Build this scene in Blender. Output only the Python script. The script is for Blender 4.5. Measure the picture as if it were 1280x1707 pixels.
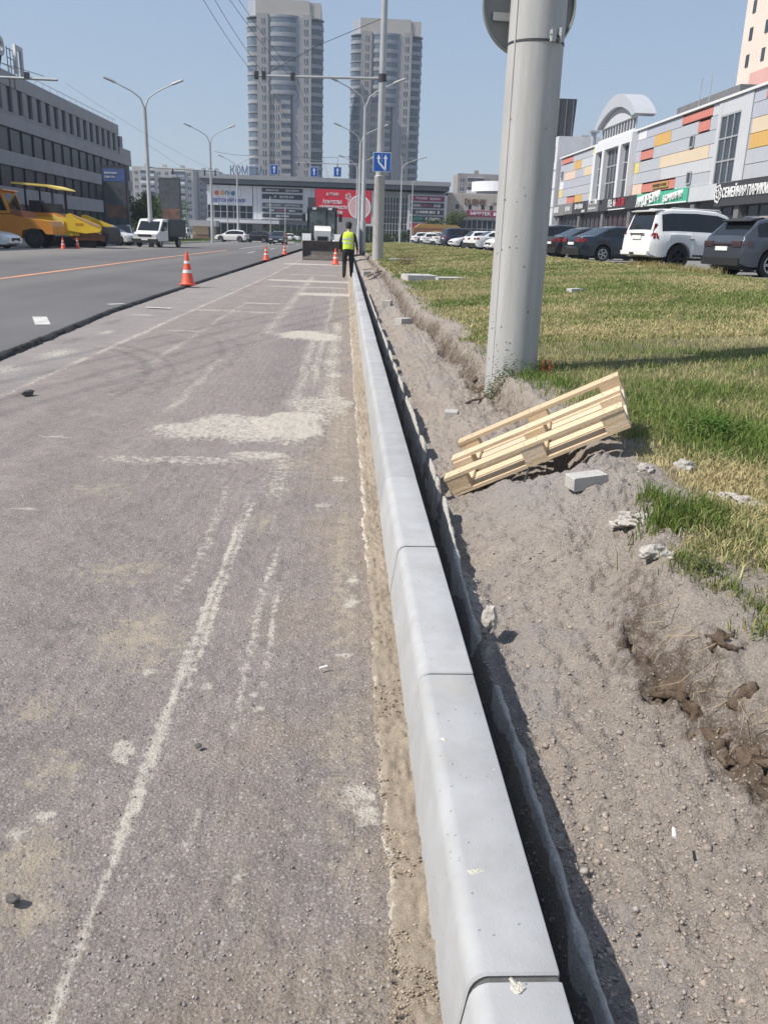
import bpy, bmesh, math, random
import numpy as np
from mathutils import Vector, Matrix, Euler
random.seed(7); rng = np.random.default_rng(11)
PI = math.pi; rad = math.radians
scene = bpy.context.scene
for o in list(bpy.data.objects): bpy.data.objects.remove(o)
COL = scene.collection

# ------------------------------------------------------------------ camera
cam_d = bpy.data.cameras.new('camera'); cam = bpy.data.objects.new('camera', cam_d); COL.objects.link(cam)
scene.camera = cam
cam_d.sensor_fit = 'HORIZONTAL'; cam_d.sensor_width = 36.0; cam_d.lens = 1421*36/1280
cam_d.clip_start = 0.05; cam_d.clip_end = 6000
def cam_axes(yaw, pitch, roll):
    y, p, r = rad(yaw), rad(pitch), rad(roll)
    f = Vector((math.sin(y)*math.cos(p), math.cos(y)*math.cos(p), -math.sin(p)))
    r0 = Vector((math.cos(y), -math.sin(y), 0)); u0 = r0.cross(f)
    return r0*math.cos(r)+u0*math.sin(r), -r0*math.sin(r)+u0*math.cos(r), f
_R, _U, _F = cam_axes(2.9718, 17.8508, 1.8769)
cam.matrix_world = Matrix(((_R.x, _U.x, -_F.x, 0), (_R.y, _U.y, -_F.y, 0), (_R.z, _U.z, -_F.z, 1.3241), (0, 0, 0, 1)))

# ------------------------------------------------------------------ world + sun
SUN_AZ = Vector((-0.965, -0.26)).normalized(); SUN_EL = rad(49)
w = bpy.data.worlds.new('World'); scene.world = w; w.use_nodes = True
nt = w.node_tree; bg = nt.nodes['Background']
sky = nt.nodes.new('ShaderNodeTexSky'); sky.sky_type = 'NISHITA'; sky.sun_disc = False
sky.sun_elevation = SUN_EL; sky.sun_rotation = math.atan2(SUN_AZ.x, SUN_AZ.y)
sky.altitude = 150; sky.air_density = 1.3; sky.dust_density = .35; sky.ozone_density = 1.0
mixn = nt.nodes.new('ShaderNodeMix'); mixn.data_type = 'RGBA'; mixn.inputs[0].default_value = .72
mixn.inputs[7].default_value = (2.35, 2.95, 4.1, 1); nt.links.new(sky.outputs[0], mixn.inputs[6]); nt.links.new(mixn.outputs[2], bg.inputs[0]); bg.inputs[1].default_value = 0.12
sd = bpy.data.lights.new('sun', 'SUN'); sun = bpy.data.objects.new('sun', sd); COL.objects.link(sun)
sd.energy = 4.7; sd.angle = rad(0.53); sd.color = (1.0, 0.94, 0.86)
sv = Vector((SUN_AZ.x*math.cos(SUN_EL), SUN_AZ.y*math.cos(SUN_EL), math.sin(SUN_EL)))
sun.rotation_euler = sv.to_track_quat('Z', 'Y').to_euler(); sun.location = (-20, -10, 30)
scene.view_settings.view_transform = 'Standard'; scene.view_settings.look = 'None'
scene.view_settings.exposure = 0.30; scene.view_settings.gamma = 1.0
scene.view_settings.use_curve_mapping = False
scene.render.resolution_x = 767; scene.render.resolution_y = 1024

# ------------------------------------------------------------------ noise
def _h(i, j, s):
    n = (i.astype(np.int64)*374761393 + j.astype(np.int64)*668265263 + s*1442695041) & 0x7fffffff
    n = ((n ^ (n >> 13))*1274126177) & 0x7fffffff
    n = ((n ^ (n >> 15))*2246822519) & 0x7fffffff
    return ((n ^ (n >> 16)) & 0xffffff)/float(0xffffff)
def vn(x, y, s=0):
    x = np.asarray(x, float); y = np.asarray(y, float)
    i = np.floor(x); j = np.floor(y); u = x-i; v = y-j
    u = u*u*u*(u*(u*6-15)+10); v = v*v*v*(v*(v*6-15)+10)
    a = _h(i, j, s); b = _h(i+1, j, s); c = _h(i, j+1, s); d = _h(i+1, j+1, s)
    return (a*(1-u)+b*u)*(1-v)+(c*(1-u)+d*u)*v
def fbm(x, y, sc, octv=4, s=0, g=0.5):
    r = 0; a = 1; t = 0; f = 1/sc
    for k in range(octv):
        r = r + a*(vn(x*f+17.3*k, y*f-9.1*k, s+k)-.5); t += a; a *= g; f *= 2.03
    return r/t*2
def sst(a, b, x): t = np.clip((x-a)/(b-a), 0, 1); return t*t*(3-2*t)
def gauss(x, y, cx, cy, sx, sy): return np.exp(-((x-cx)/sx)**2-((y-cy)/sy)**2)

# ------------------------------------------------------------------ materials
_mats = {}
def mat(name, col, rough=.6, metal=0., var=.12, scale=3., bump=0., bscale=60., spec=.5, coat=0., emit=0., fine=None, tint=None):
    if name in _mats: return _mats[name]
    m = bpy.data.materials.new(name); m.use_nodes = True; n = m.node_tree; L = n.links
    b = n.nodes['Principled BSDF']
    geo = n.nodes.new('ShaderNodeNewGeometry')
    no = n.nodes.new('ShaderNodeTexNoise'); no.inputs['Scale'].default_value = scale; no.inputs['Detail'].default_value = 6; no.inputs['Roughness'].default_value = .65
    L.new(geo.outputs['Position'], no.inputs['Vector'])
    rp = n.nodes.new('ShaderNodeValToRGB')
    lo = [max(0, c*(1-var)) for c in col]; hi = [min(1, c*(1+var)) for c in col]
    if tint: lo = list(tint)
    rp.color_ramp.elements[0].position = .3; rp.color_ramp.elements[1].position = .7
    rp.color_ramp.elements[0].color = (*lo, 1); rp.color_ramp.elements[1].color = (*hi, 1)
    L.new(no.outputs['Fac'], rp.inputs['Fac']); L.new(rp.outputs['Color'], b.inputs['Base Color'])
    b.inputs['Roughness'].default_value = rough; b.inputs['Metallic'].default_value = metal
    b.inputs['Specular IOR Level'].default_value = spec; b.inputs['Coat Weight'].default_value = coat
    b.inputs['Coat Roughness'].default_value = .05
    if emit: L.new(rp.outputs['Color'], b.inputs['Emission Color']); b.inputs['Emission Strength'].default_value = emit
    if bump:
        n2 = n.nodes.new('ShaderNodeTexNoise'); n2.inputs['Scale'].default_value = bscale; n2.inputs['Detail'].default_value = 5
        L.new(geo.outputs['Position'], n2.inputs['Vector'])
        bp = n.nodes.new('ShaderNodeBump'); bp.inputs['Strength'].default_value = bump; bp.inputs['Distance'].default_value = .01
        L.new(n2.outputs['Fac'], bp.inputs['Height']); L.new(bp.outputs['Normal'], b.inputs['Normal'])
    _mats[name] = m; return m
def vmat(name, rough=.9, fine=.25, fscale=120., bump=.6, bscale=140., bdist=.006, spec=.25, speck=None, tr=0., masks=(), grains=(), bump2=None):
    """material driven by the 'Col' colour attribute with fine grain"""
    m = bpy.data.materials.new(name); m.use_nodes = True; n = m.node_tree; L = n.links
    b = n.nodes['Principled BSDF']; at = n.nodes.new('ShaderNodeAttribute'); at.attribute_name = 'Col'
    geo = n.nodes.new('ShaderNodeNewGeometry'); col = at.outputs['Color']
    if fine:
        no = n.nodes.new('ShaderNodeTexNoise'); no.inputs['Scale'].default_value = fscale; no.inputs['Detail'].default_value = 5; no.inputs['Roughness'].default_value = .7
        L.new(geo.outputs['Position'], no.inputs['Vector'])
        mr = n.nodes.new('ShaderNodeMapRange'); mr.inputs[1].default_value = .3; mr.inputs[2].default_value = .7
        mr.inputs[3].default_value = 1-fine; mr.inputs[4].default_value = 1+fine
        L.new(no.outputs['Fac'], mr.inputs[0])
        mx = n.nodes.new('ShaderNodeVectorMath'); mx.operation = 'SCALE'
        L.new(col, mx.inputs[0]); L.new(mr.outputs[0], mx.inputs['Scale']); col = mx.outputs[0]
    if speck:
        vo = n.nodes.new('ShaderNodeTexVoronoi'); vo.inputs['Scale'].default_value = speck[0]
        L.new(geo.outputs['Position'], vo.inputs['Vector'])
        r2 = n.nodes.new('ShaderNodeMapRange'); r2.inputs[1].default_value = 0; r2.inputs[2].default_value = 1
        r2.inputs[3].default_value = 1-speck[1]; r2.inputs[4].default_value = 1+speck[1]
        sp_ = n.nodes.new('ShaderNodeSeparateColor'); L.new(vo.outputs['Color'], sp_.inputs[0]); L.new(sp_.outputs[0], r2.inputs[0])
        m2 = n.nodes.new('ShaderNodeVectorMath'); m2.operation = 'SCALE'
        L.new(col, m2.inputs[0]); L.new(r2.outputs[0], m2.inputs['Scale']); col = m2.outputs[0]
    if masks:
        am = n.nodes.new('ShaderNodeAttribute'); am.attribute_name = 'Msk'; sc_ = n.nodes.new('ShaderNodeSeparateColor'); L.new(am.outputs['Color'], sc_.inputs[0])
        for (ch, mc, ms, mg, soft) in masks:
            nn = n.nodes.new('ShaderNodeTexNoise'); nn.inputs['Scale'].default_value = ms; nn.inputs['Detail'].default_value = 7; nn.inputs['Roughness'].default_value = .72
            L.new(geo.outputs['Position'], nn.inputs['Vector'])
            ma = n.nodes.new('ShaderNodeMath'); ma.operation = 'MULTIPLY_ADD'; ma.inputs[1].default_value = mg*2.4; ma.inputs[2].default_value = -1.2*mg; L.new(nn.outputs['Fac'], ma.inputs[0])
            ad = n.nodes.new('ShaderNodeMath'); ad.operation = 'ADD'; L.new(ma.outputs[0], ad.inputs[0]); L.new(sc_.outputs[ch], ad.inputs[1])
            mr2 = n.nodes.new('ShaderNodeMapRange'); mr2.interpolation_type = 'SMOOTHSTEP'; mr2.inputs[1].default_value = .5-soft; mr2.inputs[2].default_value = .5+soft; mr2.inputs[4].default_value = .9; L.new(ad.outputs[0], mr2.inputs[0])
            gt = n.nodes.new('ShaderNodeMath'); gt.operation = 'MULTIPLY'; L.new(mr2.outputs[0], gt.inputs[0])
            g2 = n.nodes.new('ShaderNodeMapRange'); g2.inputs[1].default_value = .03; g2.inputs[2].default_value = .25; L.new(sc_.outputs[ch], g2.inputs[0]); L.new(g2.outputs[0], gt.inputs[1])
            mixm = n.nodes.new('ShaderNodeMix'); mixm.data_type = 'RGBA'; L.new(gt.outputs[0], mixm.inputs[0]); L.new(col, mixm.inputs[6])
            vs_ = n.nodes.new('ShaderNodeVectorMath'); vs_.operation = 'SCALE'; vs_.inputs[0].default_value = mc
            m3 = n.nodes.new('ShaderNodeMapRange'); m3.inputs[3].default_value = .82; m3.inputs[4].default_value = 1.15; L.new(nn.outputs['Fac'], m3.inputs[0]); L.new(m3.outputs[0], vs_.inputs['Scale'])
            L.new(vs_.outputs[0], mixm.inputs[7]); col = mixm.outputs[2]
    for (gs, thr, gc) in grains:      # scattered single grains of another tone
        vg = n.nodes.new('ShaderNodeTexVoronoi'); vg.inputs['Scale'].default_value = gs; L.new(geo.outputs['Position'], vg.inputs['Vector'])
        sg_ = n.nodes.new('ShaderNodeSeparateColor'); L.new(vg.outputs['Color'], sg_.inputs[0])
        c1 = n.nodes.new('ShaderNodeMath'); c1.operation = 'GREATER_THAN'; c1.inputs[1].default_value = thr; L.new(sg_.outputs[1], c1.inputs[0])
        c2 = n.nodes.new('ShaderNodeMath'); c2.operation = 'LESS_THAN'; c2.inputs[1].default_value = .38; L.new(vg.outputs['Distance'], c2.inputs[0])
        c3 = n.nodes.new('ShaderNodeMath'); c3.operation = 'MULTIPLY'; L.new(c1.outputs[0], c3.inputs[0]); L.new(c2.outputs[0], c3.inputs[1])
        c4 = n.nodes.new('ShaderNodeMath'); c4.operation = 'MULTIPLY'; c4.inputs[1].default_value = .75; L.new(c3.outputs[0], c4.inputs[0])
        mg_ = n.nodes.new('ShaderNodeMix'); mg_.data_type = 'RGBA'; L.new(c4.outputs[0], mg_.inputs[0]); L.new(col, mg_.inputs[6]); mg_.inputs[7].default_value = (*gc, 1); col = mg_.outputs[2]
    L.new(col, b.inputs['Base Color'])
    b.inputs['Roughness'].default_value = rough; b.inputs['Specular IOR Level'].default_value = spec
    if bump:
        n2 = n.nodes.new('ShaderNodeTexNoise'); n2.inputs['Scale'].default_value = bscale; n2.inputs['Detail'].default_value = 6; n2.inputs['Roughness'].default_value = .7
        L.new(geo.outputs['Position'], n2.inputs['Vector'])
        bp = n.nodes.new('ShaderNodeBump'); bp.inputs['Strength'].default_value = bump; bp.inputs['Distance'].default_value = bdist
        L.new(n2.outputs['Fac'], bp.inputs['Height']); L.new(bp.outputs['Normal'], b.inputs['Normal'])
        if bump2:
            vb = n.nodes.new('ShaderNodeTexVoronoi'); vb.inputs['Scale'].default_value = bump2[0]; L.new(geo.outputs['Position'], vb.inputs['Vector'])
            b2 = n.nodes.new('ShaderNodeBump'); b2.inputs['Strength'].default_value = bump2[1]; b2.inputs['Distance'].default_value = bump2[2]; b2.invert = True
            L.new(vb.outputs['Distance'], b2.inputs['Height']); L.new(b2.outputs['Normal'], bp.inputs['Normal'])
    if tr:
        out = n.nodes['Material Output']; tl = n.nodes.new('ShaderNodeBsdfTranslucent'); ms = n.nodes.new('ShaderNodeMixShader')
        L.new(col, tl.inputs['Color']); ms.inputs[0].default_value = tr
        L.new(b.outputs[0], ms.inputs[1]); L.new(tl.outputs[0], ms.inputs[2]); L.new(ms.outputs[0], out.inputs['Surface'])
    return m

# ------------------------------------------------------------------ mesh helpers
def link(o, parent=None):
    COL.objects.link(o)
    if parent is not None: o.parent = parent
    return o
def tag(o, label=None, cat=None, group=None, kind=None):
    if label: o['label'] = label
    if cat: o['category'] = cat
    if group: o['group'] = group
    if kind: o['kind'] = kind
    return o
def empty(name, loc=(0, 0, 0), rz=0, label=None, cat=None, group=None):
    o = bpy.data.objects.new(name, None); o.location = loc; o.rotation_euler = (0, 0, rz); o.empty_display_size = .2
    link(o); return tag(o, label, cat, group)
def np_mesh(name, V, F, cols=None, smooth=False, msk=None):
    """V (n,3) float, F (m,k) int array of equal-sized faces (or a list of such arrays)"""
    me = bpy.data.meshes.new(name)
    Fs = F if isinstance(F, list) else [F]
    V = np.asarray(V, np.float32); me.vertices.add(len(V)); me.vertices.foreach_set('co', V.ravel())
    nl = sum(f.size for f in Fs); nf = sum(len(f) for f in Fs)
    me.loops.add(nl); me.loops.foreach_set('vertex_index', np.concatenate([f.ravel() for f in Fs]).astype(np.int32))
    tot = np.concatenate([np.full(len(f), f.shape[1], np.int32) for f in Fs]); st = np.concatenate([[0], np.cumsum(tot)[:-1]]).astype(np.int32)
    me.polygons.add(nf); me.polygons.foreach_set('loop_start', st)
    if smooth: me.polygons.foreach_set('use_smooth', np.ones(nf, bool))
    me.update(calc_edges=True); me.validate()
    if cols is not None:
        a = me.color_attributes.new('Col', 'FLOAT_COLOR', 'POINT')
        c4 = np.ones((len(V), 4), np.float32); c4[:, :3] = np.clip(cols, 0, 1); a.data.foreach_set('color', c4.ravel())
    if msk is not None:
        a = me.color_attributes.new('Msk', 'FLOAT_COLOR', 'POINT')
        c4 = np.ones((len(V), 4), np.float32); c4[:, :3] = np.clip(msk, 0, 1); a.data.foreach_set('color', c4.ravel())
    return me
def np_obj(name, V, F, m, cols=None, smooth=False, parent=None, msk=None):
    me = np_mesh(name, V, F, cols, smooth, msk); me.materials.append(m)
    return link(bpy.data.objects.new(name, me), parent)
def grid_faces(ny, nx):
    i = np.arange(ny-1)[:, None]*nx+np.arange(nx-1)[None, :]
    i = i.ravel(); return np.stack([i, i+1, i+nx+1, i+nx], 1)
class MB:
    def __init__(s): s.v = []; s.f = []; s.m = []; s.mats = []
    def mi(s, m):
        if m not in s.mats: s.mats.append(m)
        return s.mats.index(m)
    def add(s, vs, fs, m, M=None):
        b = len(s.v); k = s.mi(m)
        for v in vs:
            v = Vector(v); s.v.append(M @ v if M is not None else v)
        for f in fs: s.f.append([b+i for i in f]); s.m.append(k)
        return s
    def box(s, x0, x1, y0, y1, z0, z1, m, M=None):
        vs = [(x, y, z) for z in (z0, z1) for y in (y0, y1) for x in (x0, x1)]
        return s.add(vs, [(0, 2, 3, 1), (4, 5, 7, 6), (0, 1, 5, 4), (2, 6, 7, 3), (0, 4, 6, 2), (1, 3, 7, 5)], m, M)
    def prism(s, prof, a0, a1, m, axis='y', M=None, cap=True):
        """profile of 2D points extruded along an axis: 'y' profile=(x,z); 'x' profile=(y,z); 'z' profile=(x,y)"""
        n = len(prof)
        def P(p, a): return {'y': (p[0], a, p[1]), 'x': (a, p[0], p[1]), 'z': (p[0], p[1], a)}[axis]
        vs = [P(p, a0) for p in prof]+[P(p, a1) for p in prof]
        fs = [(i, (i+1) % n, n+(i+1) % n, n+i) for i in range(n)]
        if cap: fs += [tuple(range(n-1, -1, -1)), tuple(range(n, 2*n))]
        return s.add(vs, fs, m, M)
    def tube(s, pts, r, m, n=10, M=None, cap=True):
        pts = [Vector(p) for p in pts]; rs = r if isinstance(r, (list, tuple)) else [r]*len(pts)
        vs = []; up = Vector((0, 0, 1))
        for i, p in enumerate(pts):
            d = (pts[min(i+1, len(pts)-1)]-pts[max(i-1, 0)]).normalized()
            a = d.cross(up)
            if a.length < 1e-3: a = d.cross(Vector((0, 1, 0)))
            a.normalize(); b = d.cross(a)
            for k in range(n):
                t = 2*PI*k/n; vs.append(p+(a*math.cos(t)+b*math.sin(t))*rs[i])
        fs = [(i*n+k, i*n+(k+1) % n, (i+1)*n+(k+1) % n, (i+1)*n+k) for i in range(len(pts)-1) for k in range(n)]
        if cap: fs += [tuple(range(n)), tuple(range(len(vs)-1, len(vs)-n-1, -1))]
        return s.add(vs, fs, m, M)
    def lathe(s, prof, m, n=24, M=None, axis='z', closed=False):
        vs = []; fs = []; k = len(prof)
        for i in range(n):
            t = 2*PI*i/n; c, q = math.cos(t), math.sin(t)
            for (r, z) in prof:
                vs.append((r*c, r*q, z) if axis == 'z' else (r*c, z, r*q))
        for i in range(n):
            j = (i+1) % n
            for a in range(k-1 if not closed else k):
                b = (a+1) % k; fs.append((i*k+a, j*k+a, j*k+b, i*k+b))
        return s.add(vs, fs, m, M)
    def build(s, name, parent=None, smooth=35, loc=None, rot=None):
        me = bpy.data.meshes.new(name); me.from_pydata([tuple(v) for v in s.v], [], s.f)
        for m in s.mats: me.materials.append(m)
        me.polygons.foreach_set('material_index', s.m)
        bm = bmesh.new(); bm.from_mesh(me); bmesh.ops.recalc_face_normals(bm, faces=bm.faces); bm.to_mesh(me); bm.free()
        if smooth:
            me.polygons.foreach_set('use_smooth', [True]*len(me.polygons)); me.set_sharp_from_angle(angle=rad(smooth))
        me.update(); o = bpy.data.objects.new(name, me); link(o, parent)
        if loc is not None: o.location = loc
        if rot is not None: o.rotation_euler = rot
        return o
def scribble(m, loc, rot, parent, width, height, n=8, name='lettering', seed=0, ext=.012):
    """a row of worn sign characters too small to read in the photograph: upright and cross strokes"""
    r = random.Random(seed*31+n); b = MB(); cw = width/n
    for i in range(n):
        x = -width/2+i*cw; w_ = cw*.72; t_ = cw*.20; h = height*(1 if i == 0 or r.random() < .25 else .86)
        b.box(x, x+t_, -h/2, h/2, -ext, ext, m)
        if r.random() < .75: b.box(x+w_-t_, x+w_, -h/2, h/2, -ext, ext, m)
        for q in (-.5, -.06, .38):
            if r.random() < .55: b.box(x+t_, x+w_-t_, h*q, h*q+h*.14, -ext, ext, m)
    o = b.build(name, parent, smooth=0, loc=loc, rot=rot); o['kind'] = 'stuff'; return o
def copy_tree(o, parent=None):
    c = o.copy(); COL.objects.link(c); c.parent = parent
    for ch in list(o.children): copy_tree(ch, c)
    return c
def text(s, size, m, loc, rot, parent, name='lettering', ext=.02, align='CENTER', sx=1., width=None):
    cu = bpy.data.curves.new(name, 'FONT'); cu.body = s; cu.size = size; cu.extrude = ext; cu.align_x = align; cu.align_y = 'CENTER'; cu.resolution_u = 3; cu.offset = .022*size
    t = bpy.data.objects.new(name, cu); COL.objects.link(t); bpy.context.view_layer.update()
    me = bpy.data.meshes.new_from_object(t.evaluated_get(bpy.context.evaluated_depsgraph_get()))
    bpy.data.objects.remove(t); me.name = name; me.materials.clear(); me.materials.append(m)
    o = bpy.data.objects.new(name, me); link(o, parent); o.location = loc; o.rotation_euler = rot; o.scale.x = sx
    if width and len(me.vertices):
        xs = [v.co.x for v in me.vertices]; o.scale.x = width/max(1e-3, max(xs)-min(xs))
    return o
# ================================================================== GROUND
def spaced(knots):
    """knots [(pos, step)...] -> coordinates whose step grows between knots"""
    out = [knots[0][0]]
    while out[-1] < knots[-1][0]:
        out.append(out[-1]+np.interp(out[-1], [k[0] for k in knots], [k[1] for k in knots]))
    return np.array(out)
EDGE_Y = [0, 1.2, 1.7, 2.0, 2.35, 2.6, 3.0, 3.5, 4.6, 6.3, 7.9, 9.15, 11.5, 14.6, 20, 30, 60]
EDGE_X = [1.2, 1.16, 1.09, 1.05, 1.0, 1.03, 1.16, 1.30, 1.42, 1.36, 1.27, 1.24, 1.32, 1.13, 1.25, 1.3, 1.35]
def edge_x(Y): return np.interp(Y, EDGE_Y, EDGE_X)+.05*fbm(Y, Y*0, .5, 3, 31)
def verge_h(X, Y, detail=True):
    X = np.asarray(X, float); Y = np.asarray(Y, float)
    e = edge_x(Y); t = X-e
    floor = -.03+.10*sst(.55, 1.0, X)+.02*fbm(X, Y, .9, 2, 3)
    floor = np.where(Y > 3, floor-.05*sst(3.0, 4.4, Y)*(1-sst(7, 9, Y))-.05*sst(8, 10, Y), floor)
    lawn = .22+.06*(1-sst(2.6, 3.2, Y))+.43*sst(1.2, 9.4, X)+.03*sst(1.2, 2.0, X)+.02*fbm(X, Y, 1.6, 3, 5)
    steep = .03+.07*vn(Y*1.7, Y*0+3, 9)+.22*gauss(Y, Y*0, 3.9, 0, .9, 1)
    bank = sst(-steep, .05, t)
    z = floor*(1-bank)+lawn*bank
    z = z+.17*gauss(X, Y, 1.12, 4.02, .30, .42)+.06*gauss(X, Y, .92, 3.5, .22, .5)+.05*gauss(X, Y, 1.30, 3.3, .25, .3)
    # overhang hollows bitten into the bank
    for (hx, hy, sx, sy, d) in ((1.03, 2.36, .05, .09, .10), (1.10, 1.98, .04, .07, .09), (1.27, 7.85, .08, .12, .12), (1.25, 9.2, .08, .16, .09), (1.30, 11.5, .09, .2, .14), (1.14, 14.6, .08, .25, .14), (1.2, 10.2, .06, .2, .10), (1.22, 13, .06, .2, .10), (1.18, 17.5, .07, .5, .12), (1.22, 21, .07, .6, .12), (.86, 2.52, .025, .13, .03)):
        z = z-d*gauss(X, Y, hx, hy, sx, sy)
    # open slot between the kerb and the skin of haunch mortar
    z = z-.22*(1-sst(.455, .49, X-.05*sst(3.0, 4.5, Y)))
    if detail:
        soil = 1-sst(.05, .6, t)
        z = z+soil*(.034*fbm(X, Y, .25, 4, 21)+.020*np.abs(fbm(X, Y, .06, 3, 23))+.017*fbm(X, Y, .03, 3, 25)+.030*fbm(X*7, Y*.9, 1., 3, 26)*sst(.5, .62, X))+(1-soil)*.02*fbm(X, Y, .3, 3, 27)
        # slumped clods on the bank
        z = z+.10*np.exp(-((t+.05)/.11)**2)*(fbm(X, Y, .12, 5, 29, .6)-.25*np.abs(fbm(X, Y, .05, 3, 30)))
    return z
def milled_h(X, Y):
    z = .008*fbm(X, Y, 1.1, 2, 41)+.006*fbm(X, Y, .09, 3, 43)+.009*np.abs(fbm(X, Y, .032, 3, 45))
    z = z+.0005*np.sin(X*2*PI/.055+2*fbm(X, Y, .5, 2, 47))*sst(-2.7, -2.2, X)
    return z
C3 = lambda r, g, b: np.array([r, g, b])[None, :]
def mixc(a, b, t): return a*(1-t[:, None])+b*t[:, None]

# --- the far ground
gm = mat('far_ground_dust', (.20, .19, .16), .95, 0, .3, .02, 0)
mb = MB(); mb.add([(-700, -60, -.45), (700, -60, -.45), (700, 900, -.45), (-700, 900, -.45)], [(0, 1, 2, 3)], gm)
tag(mb.build('ground', smooth=0), kind='structure')

# --- milled lane that the kerb is being laid along
xs = spaced([(-3.9, .06), (-2.2, .026), (-1.1, .010), (.19, .009)]); xs = np.append(xs[xs < .185], .19)
ys = spaced([(.3, .010), (3.0, .011), (6, .022), (12, .06), (30, .25), (95, 1.2)])
XX, YY = np.meshgrid(xs, ys); X = XX.ravel(); Y = YY.ravel()
Z = milled_h(X, Y)
base = C3(.262, .228, .214)*np.ones((len(X), 1)); M = np.zeros((len(X), 3))
n1 = fbm(X, Y, 1.3, 4, 51); n2 = fbm(X, Y, .35, 4, 53); n3 = fbm(X, Y, .07, 3, 55)
lng = fbm(X*6, Y, 1.6, 3, 57)          # streaks along the lane
base = base*(1+.05*n1+.09*n2+.12*n3+.08*lng)[:, None]
# brownish fines towards the kerb and the near end
base = mixc(base, C3(.285, .238, .195)*(1+.15*n3)[:, None], np.clip(.9*sst(-.45, .1, X+.35*np.clip(2.2-Y, 0, 1)+.25*n2)*sst(-.6, .3, n2+.4*n1+.2), 0, 1))
def pale(k): M[:, 0] = np.maximum(M[:, 0], k)
def tanp(k): M[:, 1] = np.maximum(M[:, 1], k)
for (cx, cy, sx, sy, a) in ((-.68, 2.68, .17, .22, .62), (-.60, 2.5, .12, .10, .5), (-.90, 3.28, .2, .16, .5), (-.67, 1.55, .10, .16, .66), (-.62, 1.43, .08, .1, .62), (-.72, 1.9, .09, .12, .5), (-.85, 2.2, .14, .10, .45), (-.40, 3.9, .12, .2, .45), (-.3, 5.0, .2, .3, .4), (-1.3, 4.4, .25, .2, .4), (.02, 1.9, .07, .5, .45), (.0, 3.4, .07, 1.2, .5), (-.02, 6, .1, 1.5, .5), (-.75, 1.3, .1, .08, .5)):
    tanp(a*gauss(X, Y, cx, cy, sx, sy)*1.15)
for (cx, cy, sx, sy, a) in ((-.57, 1.99, .035, .06, .75), (-.69, 1.72, .03, .03, .7), (-.73, 1.66, .025, .03, .7), (-.40, 2.335, .020, .022, .8), (-.235, 2.20, .022, .018, .8), (-.255, 2.28, .02, .018, .75), (.05, 1.80, .045, .05, .95), (.07, 1.73, .03, .04, .9), (.04, 2.98, .03, .06, .8), (.05, 3.2, .03, .05, .8), (.02, 2.55, .03, .02, .7), (-.60, 2.42, .03, .02, .7), (-1.55, 4.05, .08, .02, .6), (-1.9, 5.6, .1, .03, .6), (-.1, 4.2, .05, .05, .6), (-.02, 4.7, .04, .08, .7), (-.05, 7.2, .07, .2, .7), (-.1, 8.5, .1, .25, .65), (-.15, 9.4, .12, .4, .6)):
    pale(a*gauss(X, Y, cx, cy, sx, sy)*1.1)
# spilled pale cement dust heaps
def heap(cx, cy, sx, sy, a, s):
    global Z
    q = np.sqrt(((X-cx)/sx)**2+((Y-cy)/sy)**2)+.40*fbm(X, Y, .28, 4, s)
    k = 1-sst(.55, 1.25, q); pale(a*k); Z = Z+.014*sst(.2, .8, k)*a
heap(-.78, 6.0, .52, .46, .70, 61); heap(-.36, 6.1, .26, .50, .98, 62); heap(-.52, 5.2, .22, .12, .62, 63)
heap(-.45, 11.95, .45, .6, .9, 64); heap(-.95, 5.05, .5, .12, .46, 65); heap(-.2, 6.9, .3, .5, .55, 66)
for (y0, x0, x1, wd, a) in ((42.4, -2.9, .1, .55, .95), (26.7, -2.3, .2, .5, .85), (20.8, -1.1, .2, .6, .8), (17.45, -2.0, -1.3, .18, .8), (31, -1.9, -.3, .3, .5), (15.6, -2.6, -1.0, .2, .45), (23.5, -2, 0, .4, .45)):
    pale(a*sst(x0-.2, x0+.1, X)*(1-sst(x1-.1, x1+.15, X))*np.exp(-((Y-y0-.25*fbm(X, Y, .6, 3, 66))/wd)**4))
# pale drag streaks
sx_ = -.492+.010*fbm(Y, Y*0, .3, 4, 67); wd = .017+.010*fbm(Y, Y*0+5, .25, 4, 68)
k = np.exp(-((X-sx_)/np.maximum(wd, .007))**2)*(1-sst(3.4, 4.5, Y)*.75)*(1-sst(4.4, 4.6, Y))*(.78+.35*fbm(Y, X*0, .22, 4, 69)); pale(k)
k = np.exp(-((X-sx_-.03)/.016)**2)*(.55+.4*fbm(Y, X*0+9, .3, 3, 90))*sst(2.0, 2.5, Y)*(1-sst(4, 4.5, Y)); pale(k)
for (x0, y0, y1, w_, a) in ((-.30, 2.1, 3.6, .02, .62), (-.24, 2.3, 3.2, .015, .6), (-.33, 1.5, 1.75, .016, .66), (-.19, 1.35, 1.6, .014, .55), (-.36, 4.3, 5.2, .10, .5), (-.12, 7, 14, .10, .6), (-.40, 7, 12, .07, .55), (-.28, 8, 22, .06, .55), (-1.35, 6.5, 9.5, .05, .5), (-2.0, 9, 18, .06, .45), (-1.1, 12, 30, .12, .5), (-.62, 3.0, 4.6, .03, .45)):
    pale(a*np.exp(-((X-x0-.03*fbm(Y, Y*0, .5, 2, 70))/w_)**2)*sst(y0-.2, y0+.2, Y)*(1-sst(y1-.2, y1+.2, Y))*(.85+.35*fbm(Y, Y*0+x0*9, .4, 3, 71)))
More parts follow.
